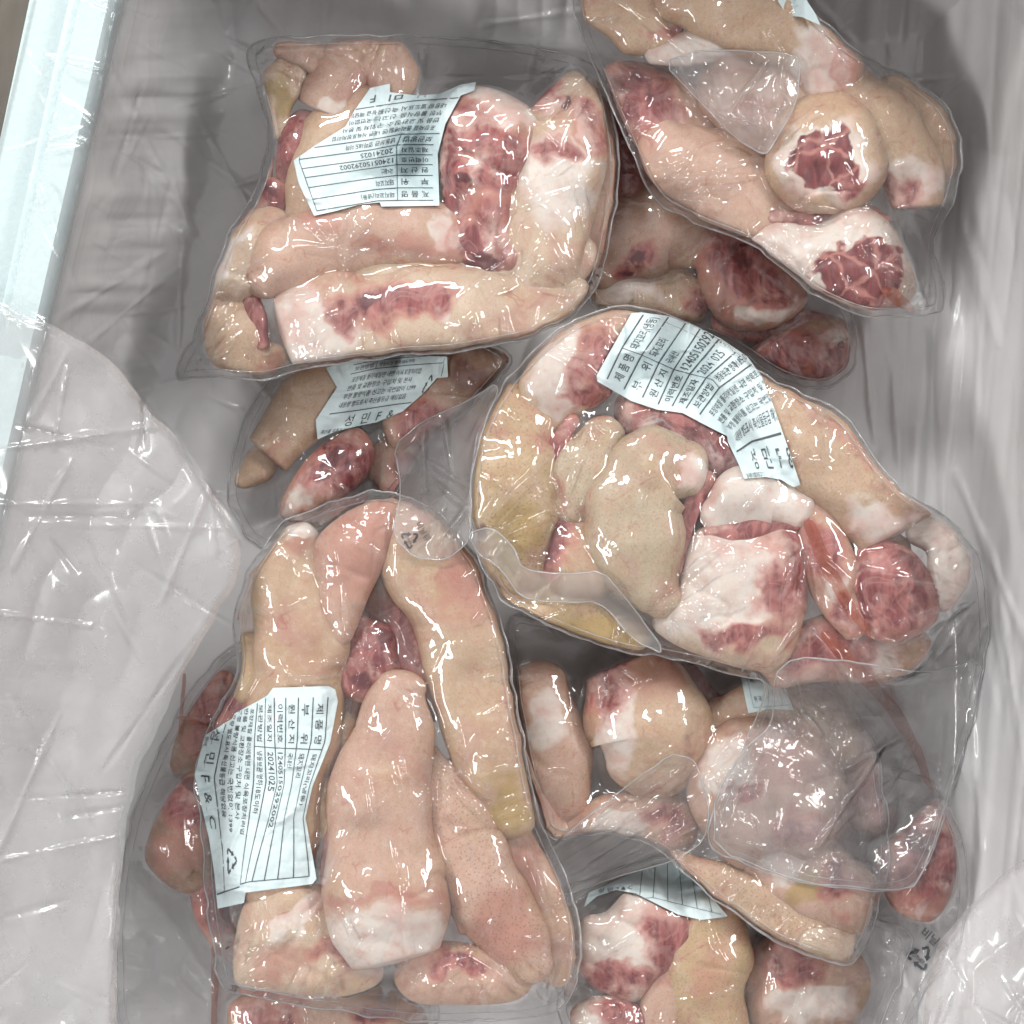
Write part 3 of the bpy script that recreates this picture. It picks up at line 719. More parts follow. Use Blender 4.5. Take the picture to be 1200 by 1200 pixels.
# pack G : lower left
bag = new_bag(-85, 230, 1030)
chunk(bag, 'brownish chunk with dark red hollow at the far left beside the liner', [(172, 1012), (176, 975), (200, 930), (225, 905), (250, 915), (262, 970), (250, 1035), (212, 1046)], 'brown', [('meat', 222, 940, 32, 30), ('dark', 232, 918, 16, 12), ('pink', 210, 1000, 40, 30)], h=38)
tube(bag, 'thin pink strip hanging below the lower left label', [(255, 985, 17), (246, 1040, 19), (252, 1085, 16), (280, 1120, 14)], 'pink', [('meat', 250, 1040, 30, 50), ('fat', 262, 1000, 8, 20)])
tube(bag, 'red and pale tail cut off by the lower photo edge', [(290, 1195, 26), (345, 1192, 34), (410, 1200, 34), (480, 1205, 25)], 'rosy', [('meat', 310, 1192, 40, 18), ('meat', 440, 1190, 25, 12)], dz=-5)
tube(bag, 'dim red tail behind the liner edge left of the lower left label', [(262, 800, 16), (240, 850, 20), (225, 900, 20)], 'brown', [('meat', 245, 840, 30, 60, 0, .7)], dz=-30)
film(bag, [(140, 1010), (165, 930), (200, 850), (235, 790), (290, 740), (360, 800), (420, 900), (500, 1100), (520, 1230), (300, 1235), (140, 1235), (135, 1100)], seed=3, n_rand=60, fold_amp=7)
for q_ in ([(246, 1110), (252, 1108), (256, 1160), (252, 1215), (246, 1215), (248, 1160)], [(205, 842), (212, 838), (250, 850), (290, 842), (288, 848), (250, 857)], [(214, 790), (219, 786), (216, 830), (212, 862), (208, 860), (212, 826)]):
    film(bag, q_, mat=JUICE, name='juice_streak', pieces=False, bottom=False, seam=False, seed=26, pull=.5, n_rand=0, fold_amp=1)
tag(bag['root'], 'loose pack with a brownish chunk, lowest on the left beside the liner', 'vacuum pack', 'vacuum packs of pork tails')

# pack J : right edge
bag = new_bag(-90, 1060, 1040)
chunk(bag, 'red lean chunk with white streak near the lower right liner fold', [(1025, 1000), (1060, 970), (1105, 935), (1122, 985), (1116, 1045), (1090, 1080), (1045, 1062)], 'pink', [('meat', 1085, 1000, 44, 60), ('pink', 1050, 1020, 40, 50), ('fat', 1085, 1040, 8, 40, 20), ('dark', 1070, 985, 18, 16)], h=34)
film(bag, [(960, 900), (1060, 900), (1105, 925), (1138, 1010), (1128, 1110), (1085, 1150), (1060, 1230), (880, 1230), (880, 1100)], seed=4, n_rand=45, fold_amp=8)
film_mark(bag, 1078, 1122, 17, 40)
tag(bag['root'], 'nearly empty pack corner with printed recycling mark at the lower right', 'vacuum pack', 'vacuum packs of pork tails')

# pack I : bottom centre
bag = new_bag(-88, 790, 1140)
chunk(bag, 'white and pink fat knuckle below the curled label at the bottom', [(670, 1124), (680, 1078), (710, 1068), (738, 1044), (784, 1056), (814, 1082), (806, 1130), (770, 1148), (745, 1174), (700, 1160)], 'fat', [('fat', 730, 1090, 60, 50), ('meat', 785, 1105, 26, 42), ('meat', 720, 1150, 50, 18), ('pink', 700, 1110, 30, 30)], h=42)
tube(bag, 'tan speckled tail standing right of the white and pink knuckle', [(835, 1075, 26), (832, 1110, 37), (826, 1155, 39), (835, 1210, 34)], 'yellow', [('pink', 830, 1150, 24, 40)], speck=.7)
tube(bag, 'small pale pink tail end wedged left of the tan speckled tail', [(806, 1130, 15), (784, 1160, 21), (772, 1200, 20)], 'rosy', [('pink', 790, 1150, 18, 14)], dz=8)
chunk(bag, 'red chunk at the bottom edge under the white and pink knuckle', [(672, 1180), (710, 1165), (755, 1180), (775, 1205), (760, 1230), (690, 1235), (668, 1210)], 'fat', [('meat', 735, 1185, 40, 18), ('fat', 700, 1200, 30, 20)], h=32)
chunk(bag, 'dim rosy chunk seen through cloudy film right of the tan speckled tail', [(885, 1110), (930, 1090), (1000, 1110), (1020, 1160), (980, 1220), (910, 1235), (875, 1180)], 'rosy', [('meat', 930, 1130, 40, 24), ('fat', 960, 1180, 50, 30)], h=34, dz=-30)
film(bag, [(655, 1045), (720, 1020), (790, 1000), (880, 1040), (1000, 1070), (1075, 1090), (1050, 1160), (1020, 1235), (650, 1238)], seed=5, n_rand=45, fold_amp=6)
label(bag, [(684, 1064), (690, 1046), (740, 1024), (790, 1008), (820, 1035), (853, 1074), (822, 1078), (795, 1072), (775, 1062), (745, 1047), (722, 1043), (700, 1050)], [0, .5, 1], [0, 1],
      [[(700, 1000), (770, 985), (830, 1000)], [(684, 1062), (765, 1056), (853, 1078)]], lines_print(), 'white ruled label curling over a knuckle, partly covered', crumple=1.5, seed=5)
tag(bag['root'], 'pack at the bottom edge with a curled ruled label and white knuckle', 'vacuum pack', 'vacuum packs of pork tails')

# pack H : centre right, below the large one
bag = new_bag(-55, 810, 920)
tube(bag, 'beige tail with ragged red and white side in the middle of the lower centre pack', [(735, 780, 38), (752, 820, 54), (768, 862, 56), (764, 900, 42)], 'beige', [('meat', 702, 790, 32, 50), ('fat', 725, 850, 26, 60), ('pink', 775, 790, 40, 34), ('dark', 800, 850, 16, 50, 0, .5)], cut='a')
tube(bag, 'rosy lump seen through film between the long tail and the ragged one', [(632, 800, 28), (636, 850, 36), (648, 910, 34), (660, 950, 24)], 'rosy', [('fat', 640, 840, 26, 40)], dz=-20)
chunk(bag, 'large round white fatty joint under the clear tail of the main pack', [(804, 932), (816, 884), (850, 845), (905, 836), (960, 862), (993, 915), (986, 978), (950, 1014), (908, 1002), (868, 1022), (830, 986)], 'rosy', [('fat', 850, 895, 40, 36), ('fat', 900, 860, 30, 16), ('pink', 920, 900, 50, 40), ('meat', 872, 925, 14, 12), ('meat', 930, 975, 30, 20)], h=52)
tube(bag, 'beige speckled tail running along the lower edge of the centre pack', [(795, 1012, 18), (840, 1040, 27), (900, 1075, 28), (955, 1100, 22), (985, 1108, 15)], 'beige', speck=.9, dz=10)
tube(bag, 'pink lump with tan bits at the lower right of the centre pack', [(895, 1010, 34), (950, 1035, 42), (1005, 1060, 32)], 'rosy', [('yellow', 955, 1040, 30, 18), ('meat', 985, 1035, 22, 26), ('fat', 920, 1010, 30, 22)], dz=-4)
tube(bag, 'pale blunt tip poking out at the bottom of the centre pack', [(940, 1095, 20), (975, 1115, 24), (1000, 1118, 18)], 'pale', [('yellow', 960, 1120, 22, 12)], dz=4, cut='b')
tube(bag, 'beige dome half hidden beneath the small label corner', [(850, 845, 24), (895, 835, 32), (950, 850, 34), (985, 880, 26)], 'beige', [('pink', 930, 850, 30, 16)], dz=-2)
tube(bag, 'dark red gap piece between the ragged tail and the round joint', [(800, 800, 26), (825, 840, 24), (815, 890, 16)], 'brown', [('meat', 810, 830, 40, 60), ('dark', 815, 840, 24, 40)], dz=-30)
tube(bag, 'rosy tail end just right of the yellow tip of the long beige tail', [(606, 880, 24), (622, 940, 32), (650, 995, 28)], 'rosy', [('pink', 625, 940, 30, 20)], dz=-18)
tube(bag, 'pink and white tail beneath the glossy crinkled film flap', [(672, 985, 22), (730, 975, 34), (790, 960, 30)], 'rosy', [('fat', 720, 970, 40, 18), ('meat', 775, 960, 24, 16)], dz=-14)
tube(bag, 'dull pink tail under the clear right half of the centre pack', [(985, 820, 24), (1020, 880, 32), (1030, 950, 28)], 'rosy', [('fat', 1010, 860, 26, 30), ('meat', 1025, 930, 20, 26)], dz=-22)
film(bag, [(588, 715), (650, 730), (760, 740), (880, 750), (980, 790), (1030, 880), (1045, 1000), (1022, 1095), (1000, 1132), (960, 1125), (900, 1098), (828, 1048), (770, 990), (700, 975), (640, 990), (612, 880)], seed=6, n_rand=80, segs=fan(820, 910, -60, 60, 7, 90) + fan(700, 760, 30, 120, 5, 100) + fan(770, 985, -60, 60, 7, 90) + fan(1000, 1120, 190, 290, 7, 90), fold_amp=6)
label(bag, [(867, 788), (915, 792), (930, 832), (900, 831), (877, 836)], [0, 1], [0, 1], [[(862, 786), (925, 786)], [(874, 840), (938, 834)]], corner_print(), 'small visible corner of a white label', crumple=.4, seed=6)
film(bag, [(636, 1002), (690, 955), (735, 922), (785, 884), (812, 888), (822, 912), (832, 950), (826, 985), (790, 1010), (735, 1024), (690, 1040), (650, 1054)], mat=FLAP, name='flange', pieces=False, bottom=False, seed=16, pull=.1, n_rand=6, ang=-.5, spread=.15,
     segs=[(636, 1003, 805, 898, 5, 5), (640, 1018, 770, 940, 4, 5), (650, 1034, 815, 932, 5, 6), (665, 1038, 800, 965, 4, 5), (690, 1036, 828, 962, 5, 5), (710, 1030, 825, 985, 4, 4), (690, 958, 780, 892, 4, 5), (700, 985, 760, 905, 3, 3)], fold_amp=5)
tag(bag['root'], 'pack below the large central one with a round white joint', 'vacuum pack', 'vacuum packs of pork tails')

# ------------------------------------------------------------------ upper packs
# pack A : square pack, top left
bag = new_bag(0, 470, 245)
tube(bag, 'far right beige tail edge of the square pack, behind the white-capped tail', [(688, 110, 22), (708, 165, 24), (704, 245, 24), (690, 300, 20)], 'rosy', dz=-26)
tube(bag, 'curled thin pink tail tip at the top left of the square pack', [(330, 53, 11), (347, 57, 17), (370, 67, 17), (396, 86, 15)], 'rosy', dz=6)
tube(bag, 'yellow-tinged tail below the curled thin tip', [(342, 84, 18), (333, 102, 22), (327, 128, 17), (329, 155, 11)], 'pale', [('yellow', 330, 112, 16, 28)], dz=2)
tube(bag, 'bent beige tail forming an arch above the square pack label', [(458, 135, 20), (458, 98, 24), (440, 70, 26), (414, 72, 27), (398, 98, 27), (384, 130, 25)], 'rosy', [('fat', 383, 130, 30, 18), ('pink', 420, 105, 26, 26)], dz=4, cut='b')
chunk(bag, 'pink lean strip left of the square pack label', [(330, 150), (352, 128), (378, 140), (368, 170), (350, 205), (332, 225), (322, 195)], 'pink', [('meat', 348, 170, 60, 70), ('fat', 352, 160, 10, 22, 30)], h=20, dz=-4)
tube(bag, 'beige tail mostly hidden under the square pack label', [(430, 130, 34), (400, 170, 40), (372, 215, 34), (356, 252, 22)], 'beige', dz=2)
tube(bag, 'dark red knob on the left edge of the square pack', [(338, 222, 13), (321, 232, 20), (307, 245, 11)], 'pink', [('meat', 322, 232, 26, 22), ('dark', 323, 226, 9, 9), ('fat', 308, 245, 12, 9)], dz=-6)
tube(bag, 'small pinkish flap at the outer left of the square pack', [(262, 272, 9), (277, 262, 13), (295, 252, 13)], 'rosy', [('fat', 266, 270, 14, 10), ('meat', 285, 258, 14, 12)], dz=-18)
tube(bag, 'coral sliver above the dark red knob', [(311, 222, 5), (314, 205, 7), (320, 186, 4)], 'pink', all_='pink', dz=-10)
tube(bag, 'smooth pale tail on the left side of the square pack', [(325, 272, 24), (297, 290, 32), (270, 325, 33), (262, 358, 27)], 'pale', [('fat', 262, 310, 10, 50, 35)], dz=-2, speck=.1)
tube(bag, 'rounded beige tail end at the lower left corner of the square pack', [(268, 368, 27), (278, 392, 33), (293, 416, 29), (318, 424, 21)], 'beige', [('pink', 315, 425, 20, 14)], dz=-4)
tube(bag, 'beige tail running straight along beneath the middle tail of the square pack', [(420, 312, 21), (480, 320, 25), (560, 326, 26), (640, 318, 30), (682, 296, 20)], 'pale', dz=4, speck=.1)
tube(bag, 'pinkish brown tail lying across the square pack under its label', [(308, 328, 23), (326, 312, 33), (356, 293, 36), (396, 277, 37), (440, 269, 37), (492, 271, 34), (545, 280, 26)], 'rosy', [('pink', 385, 262, 30, 16), ('pink', 460, 285, 60, 12), ('meat', 548, 285, 24, 22), ('fat', 520, 270, 20, 24)], dz=12, speck=.3)
tube(bag, 'long bottom tail of the square pack with white and dark red cut side', [(335, 388, 38), (372, 378, 47), (430, 374, 48), (500, 371, 48), (570, 369, 45), (638, 362, 36), (678, 350, 20)], 'pale', [('fat', 360, 388, 62, 50), ('meat', 455, 355, 60, 24), ('dark', 425, 352, 18, 14), ('meat', 505, 352, 34, 22), ('meat', 400, 375, 14, 20), ('fat', 520, 368, 16, 12)], dz=10, speck=.15, cut='a')
chunk(bag, 'marbled lean chunk with white top right of the square pack label', [(516, 140), (540, 104), (585, 106), (634, 138), (630, 178), (612, 228), (614, 296), (600, 326), (562, 322), (526, 296), (520, 235), (513, 185)], 'pink', [('meat', 565, 160, 70, 22, 22), ('meat', 535, 210, 20, 70), ('meat', 575, 290, 44, 44), ('meat', 590, 200, 24, 30), ('fat', 580, 122, 60, 24, 20), ('fat', 592, 165, 34, 10, 30), ('pink', 580, 240, 40, 40), ('fat', 560, 172, 44, 8, 20), ('fat', 575, 205, 30, 16, 20), ('dark', 548, 216, 14, 10), ('dark', 566, 310, 30, 8), ('fat', 605, 240, 8, 30)], h=46, dz=2, rough=6)
tube(bag, 'white-capped tail with red top on the right side of the square pack', [(642, 112, 28), (664, 138, 40), (653, 190, 44), (642, 250, 46), (634, 305, 44), (630, 345, 30)], 'pale', [('fat', 652, 210, 50, 60), ('meat', 640, 108, 22, 14), ('meat', 690, 150, 16, 28, -30), ('meat', 652, 178, 26, 14), ('dark', 664, 124, 8, 8), ('fat', 645, 120, 16, 9)], dz=4, speck=.1, cut='a')
tube(bag, 'dark groove strip between the marbled chunk and the white-capped tail', [(632, 150, 7), (616, 210, 9), (620, 270, 8), (612, 322, 6)], 'pink', [('meat', 620, 230, 30, 110, 0, 1)], dz=14, name='pork_chunk', rough=1)
tube(bag, 'thin red scrap between the smooth pale tail and the pinkish brown tail', [(292, 345, 7), (300, 375, 9), (305, 405, 7)], 'pink', [('meat', 300, 375, 20, 40, 0, 1)], dz=10, name='pork_chunk', rough=1)
film(bag, [(288, 62), (300, 48), (380, 42), (480, 40), (580, 50), (670, 62), (698, 78), (718, 120), (728, 200), (716, 280), (696, 345), (664, 378), (600, 402), (520, 414), (430, 420), (345, 436), (300, 446), (250, 440), (212, 446), (206, 432), (232, 384), (248, 330), (268, 270), (300, 225), (318, 160), (302, 100)],
     seed=7, n_rand=95, segs=fan(212, 440, -60, 5, 7, 90) + fan(690, 90, 100, 190, 6, 90) + fan(300, 60, 20, 110, 6, 80) + fan(395, 292, -150, 20, 6, 70) + fan(612, 328, 150, 330, 7, 60) + fan(690, 340, 130, 260, 6, 80) + [(360, 255, 395, 290, 3, 5), (395, 290, 560, 310, 3, 4), (300, 70, 330, 40, 4, 5), (420, 80, 380, 120, 3, 5), (612, 328, 690, 300, 3, 4), (212, 440, 290, 330, 4, 4), (225, 430, 300, 440, 4, 5), (440, 95, 690, 85, 3, 5), (478, 48, 570, 50, 6, 9), (560, 49, 645, 78, 6, 9), (300, 62, 420, 55, 5, 7), (680, 200, 700, 330, 5, 5), (610, 180, 600, 330, 3, -3)], fold_amp=4)
label(bag, [(515, 241), (447, 242), (445, 237), (420, 240), (395, 247), (368, 253), (350, 215), (344, 188), (370, 170), (405, 148), (415, 130), (434, 103), (457, 98), (457, 108), (490, 112), (515, 110), (540, 99), (558, 96), (556, 106), (540, 112), (522, 145), (513, 180)],
      [0, .3, .47, 1], [0, .5, 1], [[(516, 241), (466, 241), (443, 241), (366, 254)], [(515, 172), (465, 172), (433, 178), (342, 190)], [(560, 92), (492, 98), (445, 104), (350, 120)]], full_print(), 'upside-down white label on the square pack', seed=7, crumple=1.2)
tag(bag['root'], 'square pack with an upside-down label at the upper left', 'vacuum pack', 'vacuum packs of pork tails')

# pack B : top right
bag = new_bag(15, 890, 170)
tube(bag, 'short beige tail with red end at the top edge of the upper right pack', [(705, 0, 26), (750, 15, 36), (795, 36, 26)], 'beige', [('meat', 800, 42, 20, 12), ('pink', 775, 40, 24, 10)], dz=-4, cut='b')
tube(bag, 'broad beige tail at the top edge turning into white fat', [(800, -25, 44), (870, 5, 48), (930, 28, 46), (962, 62, 42), (974, 104, 32)], 'beige', [('fat', 955, 70, 30, 44), ('meat', 988, 80, 12, 30)], dz=2)
tube(bag, 'ridge of white fat between the two topmost tails of the upper right pack', [(766, 62, 12), (802, 58, 17), (852, 50, 20), (905, 56, 20)], 'fat', [('fat', 835, 54, 120, 60), ('pink', 780, 62, 20, 10), ('meat', 915, 52, 14, 10)], dz=8)
chunk(bag, 'purplish lean chunk behind loose film at the left of the upper right pack', [(706, 84), (748, 72), (815, 100), (846, 145), (815, 188), (765, 190), (722, 150)], 'rosy', [('meat', 750, 115, 60, 30, 30), ('dark', 745, 105, 46, 16, 30, .7), ('fat', 800, 150, 30, 16, 30), ('pink', 770, 165, 50, 20)], h=32, dz=-22)
tube(bag, 'grey-beige tail across the lower left of the upper right pack', [(780, 170, 34), (835, 205, 46), (885, 238, 42), (928, 262, 26)], 'rosy', dz=-10, speck=.2)
tube(bag, 'beige tail beneath the folded film of the upper right pack', [(850, 105, 38), (900, 125, 46), (950, 140, 40)], 'rosy', [('pink', 880, 130, 40, 20)], dz=-6)
tube(bag, 'white and red tail at the right rim of the upper right pack', [(985, 108, 28), (1028, 150, 37), (1066, 195, 35), (1072, 240, 27)], 'beige', [('fat', 1062, 215, 40, 40), ('meat', 1062, 242, 18, 24), ('meat', 1035, 225, 14, 20)], dz=-4, cut='b')
chunk(bag, 'cut tail end showing a dark red face in the middle of the upper right pack', [(896, 205), (904, 160), (922, 124), (966, 106), (1006, 116), (1036, 158), (1040, 205), (1014, 240), (970, 251), (928, 244)], 'beige', [('fat', 964, 190, 64, 46), *rosette(964, 186, 42), ('pink', 950, 226, 36, 14)], h=44, dz=12, rough=4)
chunk(bag, 'cut tail end with dark red face at the lower tip of the upper right pack', [(876, 292), (905, 262), (958, 262), (1000, 238), (1042, 260), (1062, 298), (1074, 340), (1046, 364), (990, 367), (945, 343), (902, 320)], 'fat', [('fat', 960, 290, 90, 70), *rosette(1005, 314, 48, 7)], h=44, dz=8, rough=4)
tube(bag, 'red and white scrap squeezed between the two cut ends', [(905, 252, 9), (955, 258, 12), (1005, 248, 11), (1035, 262, 8)], 'pink', [('meat', 960, 255, 80, 20, 0, 1), ('fat', 940, 256, 14, 6)], dz=12, name='pork_chunk', rough=1.5)
tube(bag, 'dim beige tail behind loose film at the far right of the upper right pack', [(1050, 105, 24), (1092, 140, 32), (1105, 190, 26)], 'beige', dz=-22)
film(bag, [(664, -40), (672, 5), (690, 65), (718, 130), (748, 192), (766, 238), (820, 262), (888, 290), (925, 320), (960, 352), (1015, 370), (1085, 372), (1108, 360), (1108, 330), (1090, 285), (1120, 235), (1130, 180), (1112, 125), (1060, 85), (1015, 70), (988, 45), (950, 12), (930, -40)], seed=8, n_rand=95,
     segs=fan(1085, 365, 170, 280, 7, 100) + fan(895, 180, 150, 330, 7, 80) + fan(770, 236, -70, 30, 6, 110) + fan(900, 260, -30, 120, 6, 70) + fan(1050, 250, 60, 240, 6, 60) + fan(690, 60, 10, 100, 5, 90) + [(775, 70, 860, 150, 4, 7), (860, 150, 895, 180, 4, 7), (830, 60, 845, 130, 4, 6), (845, 130, 930, 65, 4, 6), (760, 210, 900, 205, 4, 6), (690, 70, 760, 220, 4, 5), (1040, 340, 1070, 368, 4, 6), (900, 240, 990, 250, 3, 5)], fold_amp=7)
film(bag, [(775, 72), (830, 58), (920, 62), (938, 68), (935, 120), (905, 170), (895, 182), (860, 160), (820, 120)], mat=FLANGE, name='film_fold', pieces=False, bottom=False, seed=18, pull=.25, n_rand=10, fold_amp=9,
     segs=[(790, 80, 850, 140, 4, 6), (850, 140, 900, 70, 4, 6), (840, 130, 895, 150, 4, 6)])
label(bag, [(908, -30), (912, 2), (922, 18), (940, 20), (962, 30), (955, 15), (925, -30)], [0, 1], [0, 1], [[(900, -30), (960, -30)], [(910, 30), (965, 30)]], [line_at(10, 10, 90, 10)], 'tip of a white label at the top photo edge', crumple=.3, seed=8)
film(bag, [(1032, 338), (1048, 336), (1064, 350), (1074, 366), (1062, 366), (1044, 354)], mat=JUICE, name='juice_streak', pieces=False, bottom=False, seam=False, seed=25, pull=.5, n_rand=0, fold_amp=1)
tag(bag['root'], 'pointed pack with two dark red cut ends at the upper right', 'vacuum pack', 'vacuum packs of pork tails')

# pack F : large pack, lower left
bag = new_bag(0, 450, 900)
tube(bag, 'white-tinged tail sliver at the outer left of the lower left pack', [(300, 675, 15), (290, 708, 18), (288, 735, 13)], 'pale', [('fat', 292, 705, 30, 40)], dz=-14)
tube(bag, 'small yellow tail above the lower left label', [(292, 755, 15), (292, 785, 21), (302, 812, 18)], 'yellow', dz=-6, speck=.1)
tube(bag, 'pink pointed scrap left of the white-tinged sliver', [(266, 718, 6), (276, 716, 8), (286, 712, 6)], 'pink', all_='pink', dz=-22)
tube(bag, 'dark red lean strip above the lower left label corner', [(312, 812, 16), (280, 826, 18), (258, 845, 13)], 'pink', [('meat', 285, 825, 40, 30)], dz=-10, name='pork_chunk')
tube(bag, 'long beige tail passing beneath the lower left label', [(350, 632, 24), (345, 665, 38), (348, 720, 44), (350, 785, 47), (340, 860, 48), (328, 950, 45), (322, 1030, 38)], 'beige', [('fat', 352, 615, 22, 14), ('pink', 350, 640, 20, 16)], dz=0, speck=.2)
tube(bag, 'yellowish tail between the label and the big cone-shaped tail', [(395, 850, 22), (388, 910, 26), (375, 970, 24)], 'yellow', dz=-10, speck=.2)
chunk(bag, 'pale skin piece with white fat arc below the lower left label', [(282, 1070), (312, 1036), (360, 1028), (384, 1050), (400, 1085), (440, 1118), (446, 1150), (400, 1168), (330, 1164), (276, 1152)], 'pale', [('fat', 345, 1082, 52, 10, -38), ('meat', 405, 1122, 46, 14, 10, .8), ('dark', 410, 1128, 44, 8, 10, .7), ('pink', 330, 1130, 40, 26)], h=36, dz=0)
chunk(bag, 'rosy folded skin at the top of the lower left pack', [(368, 640), (400, 604), (446, 584), (476, 598), (462, 640), (432, 700), (410, 752), (388, 752), (374, 705)], 'rosy', [('pink', 425, 640, 70, 70)], h=30, dz=18, rough=2.5)
tube(bag, 'dark red hollow with a white bone bit in the lower left pack', [(405, 735, 20), (432, 765, 30), (425, 800, 26)], 'pink', [('meat', 428, 770, 60, 60), ('fat', 412, 772, 14, 12), ('dark', 448, 752, 14, 16), ('dark', 425, 800, 20, 14)], dz=-4, name='pork_chunk')
tube(bag, 'long beige tail down the right side of the lower left pack', [(462, 612, 34), (502, 660, 46), (540, 730, 48), (563, 810, 45), (585, 890, 40), (600, 955, 30)], 'beige', [('yellow', 598, 935, 28, 40), ('pink', 545, 690, 30, 50)], dz=6, speck=.35)
chunk(bag, 'rosy lower flap beneath the big cone-shaped tail', [(462, 1140), (500, 1105), (560, 1108), (622, 1140), (606, 1172), (530, 1178), (480, 1172)], 'rosy', [('meat', 535, 1132, 34, 12, 20), ('dark', 540, 1130, 30, 6, 20, .7)], h=26, dz=-2)
tube(bag, 'pink speckled tail slanting to the lower right corner of the lower left pack', [(508, 884, 12), (520, 925, 26), (545, 985, 37), (575, 1050, 39), (606, 1100, 34), (626, 1134, 20)], 'rosy', [('pink', 590, 1090, 40, 60)], dz=8, speck=1.0)
tube(bag, 'big cone-shaped pink tail with white fat base in the lower left pack', [(474, 806, 22), (464, 840, 34), (449, 905, 44), (444, 975, 52), (450, 1040, 62), (456, 1085, 60), (464, 1120, 46)], 'rosy', [('fat', 455, 1108, 86, 42), ('pink', 450, 1052, 90, 9)], dz=22, speck=.3, flat=.75, cut='b')
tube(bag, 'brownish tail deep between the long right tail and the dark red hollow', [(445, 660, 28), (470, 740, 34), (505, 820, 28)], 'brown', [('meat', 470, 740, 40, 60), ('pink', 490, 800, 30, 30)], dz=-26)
tube(bag, 'rosy tail deep below the end of the long right tail', [(545, 900, 22), (590, 990, 30), (640, 1080, 28), (655, 1140, 18)], 'rosy', [('pink', 610, 1020, 30, 50)], dz=-24)
tube(bag, 'pink lean tail deep left of the big cone-shaped tail', [(395, 800, 24), (392, 870, 28), (390, 1000, 24)], 'pink', [('meat', 395, 840, 30, 50)], dz=-24)
tube(bag, 'thin red strip down the left flank of the big cone-shaped tail', [(405, 905, 6), (392, 980, 9), (388, 1050, 9), (402, 1095, 6)], 'pink', [('meat', 392, 1010, 30, 110, 0, 1)], dz=8, name='pork_chunk', rough=1)
tube(bag, 'pink strip between the cone-shaped tail and the speckled tail', [(502, 910, 6), (512, 970, 8), (528, 1040, 8), (545, 1090, 6)], 'pink', [('meat', 515, 1010, 30, 100, 10, .8)], dz=8, name='pork_chunk', rough=1)
film(bag, [(272, 720), (292, 665), (330, 612), (380, 592), (440, 572), (500, 588), (560, 650), (590, 740), (612, 860), (628, 955), (652, 1002), (672, 1052), (682, 1100), (672, 1172), (640, 1192), (560, 1196), (480, 1198), (380, 1182), (300, 1170), (258, 1160), (244, 1080), (236, 980), (226, 900), (252, 838), (282, 780)], seed=9, n_rand=95,
     segs=fan(640, 1188, 180, 290, 8, 110) + fan(505, 885, 20, 110, 5, 90) + fan(262, 1158, -80, 10, 6, 90) + fan(430, 760, 0, 360, 9, 60) + fan(395, 1060, 60, 200, 6, 70) + fan(540, 1130, 130, 320, 7, 70) + [(510, 890, 600, 1000, 3, 5), (395, 640, 412, 760, 3, 4), (420, 760, 530, 870, 3, -3), (430, 900, 440, 980, 2.5, 2.5), (445, 930, 470, 1030, 2.5, 2.5), (470, 880, 480, 960, 2.5, 2.2), (280, 1070, 285, 1160, 3, 5), (540, 1120, 650, 1180, 4, 5), (610, 960, 660, 1120, 4, 5), (610, 1130, 640, 1160, 4, 6), (330, 800, 410, 790, 3, 4)], fold_amp=3)
label(bag, [(393, 808), (396, 822), (387, 870), (366, 922), (358, 958), (367, 1007), (371, 1030), (366, 1036), (288, 1046), (286, 1058), (255, 1065), (251, 1022), (245, 983), (234, 935), (228, 908), (240, 862), (272, 842), (275, 836), (305, 820), (313, 815), (320, 806), (385, 804)],
      [0, .25, .5, .65, .85, 1], [0, .45, 1], [[(393, 804), (388, 868), (367, 922), (360, 959), (368, 1007), (371, 1036)], [(318, 806), (319, 866), (323, 918), (313, 959), (298, 1010), (289, 1045)], [(262, 812), (242, 859), (227, 910), (236, 945), (249, 1000), (255, 1066)]], full_print(), 'white label turned on its side', seed=9, crumple=1.6)
tag(bag['root'], 'large pack of long tails with a sideways label at the lower left', 'vacuum pack', 'vacuum packs of pork tails')

# pack E : the main one
bag = new_bag(25, 850, 620)
tube(bag, 'dark red lean strip under the central label', [(745, 480, 28), (800, 505, 32), (850, 535, 30), (880, 560, 22)], 'pink', [('meat', 810, 510, 120, 80), ('dark', 790, 500, 40, 12, 20, .7), ('fat', 860, 550, 20, 16)], dz=-16, name='pork_chunk')
tube(bag, 'beige tail peeking out right of the central label', [(862, 420, 30), (905, 460, 34), (935, 490, 30)], 'beige', dz=-8)
tube(bag, 'white fat-topped tail at the upper left of the main pack', [(748, 388, 27), (705, 396, 41), (668, 430, 45), (652, 468, 38), (650, 496, 22)], 'pale', [('fat', 655, 445, 30, 60, 15), ('meat', 708, 435, 30, 46, 20), ('pink', 668, 482, 14, 12), ('meat', 690, 470, 30, 12)], dz=4, speck=.1)
tube(bag, 'yellow speckled tail on the left flank of the main pack', [(645, 480, 30), (614, 502, 48), (598, 556, 53), (600, 616, 54), (620, 662, 40)], 'yellow', [('yellow', 600, 620, 40, 40), ('dark', 562, 622, 8, 12), ('pink', 640, 520, 22, 12)], dz=0, speck=1.0)
tube(bag, 'brownish yellow tail along the lower left rim of the main pack', [(588, 676, 30), (638, 710, 38), (698, 736, 36), (742, 748, 24)], 'yellow', [('yellow', 700, 740, 60, 22), ('dark', 585, 690, 18, 10), ('dark', 720, 738, 5, 26, 20, .6)], dz=-10, speck=.6)
tube(bag, 'rounded greenish tail tip in a dark groove of the main pack', [(706, 508, 24), (690, 542, 33), (674, 572, 32), (663, 592, 22)], 'green', [('pink', 705, 482, 30, 9), ('pink', 648, 560, 7, 40), ('pink', 690, 600, 40, 8)], dz=14, speck=.8)
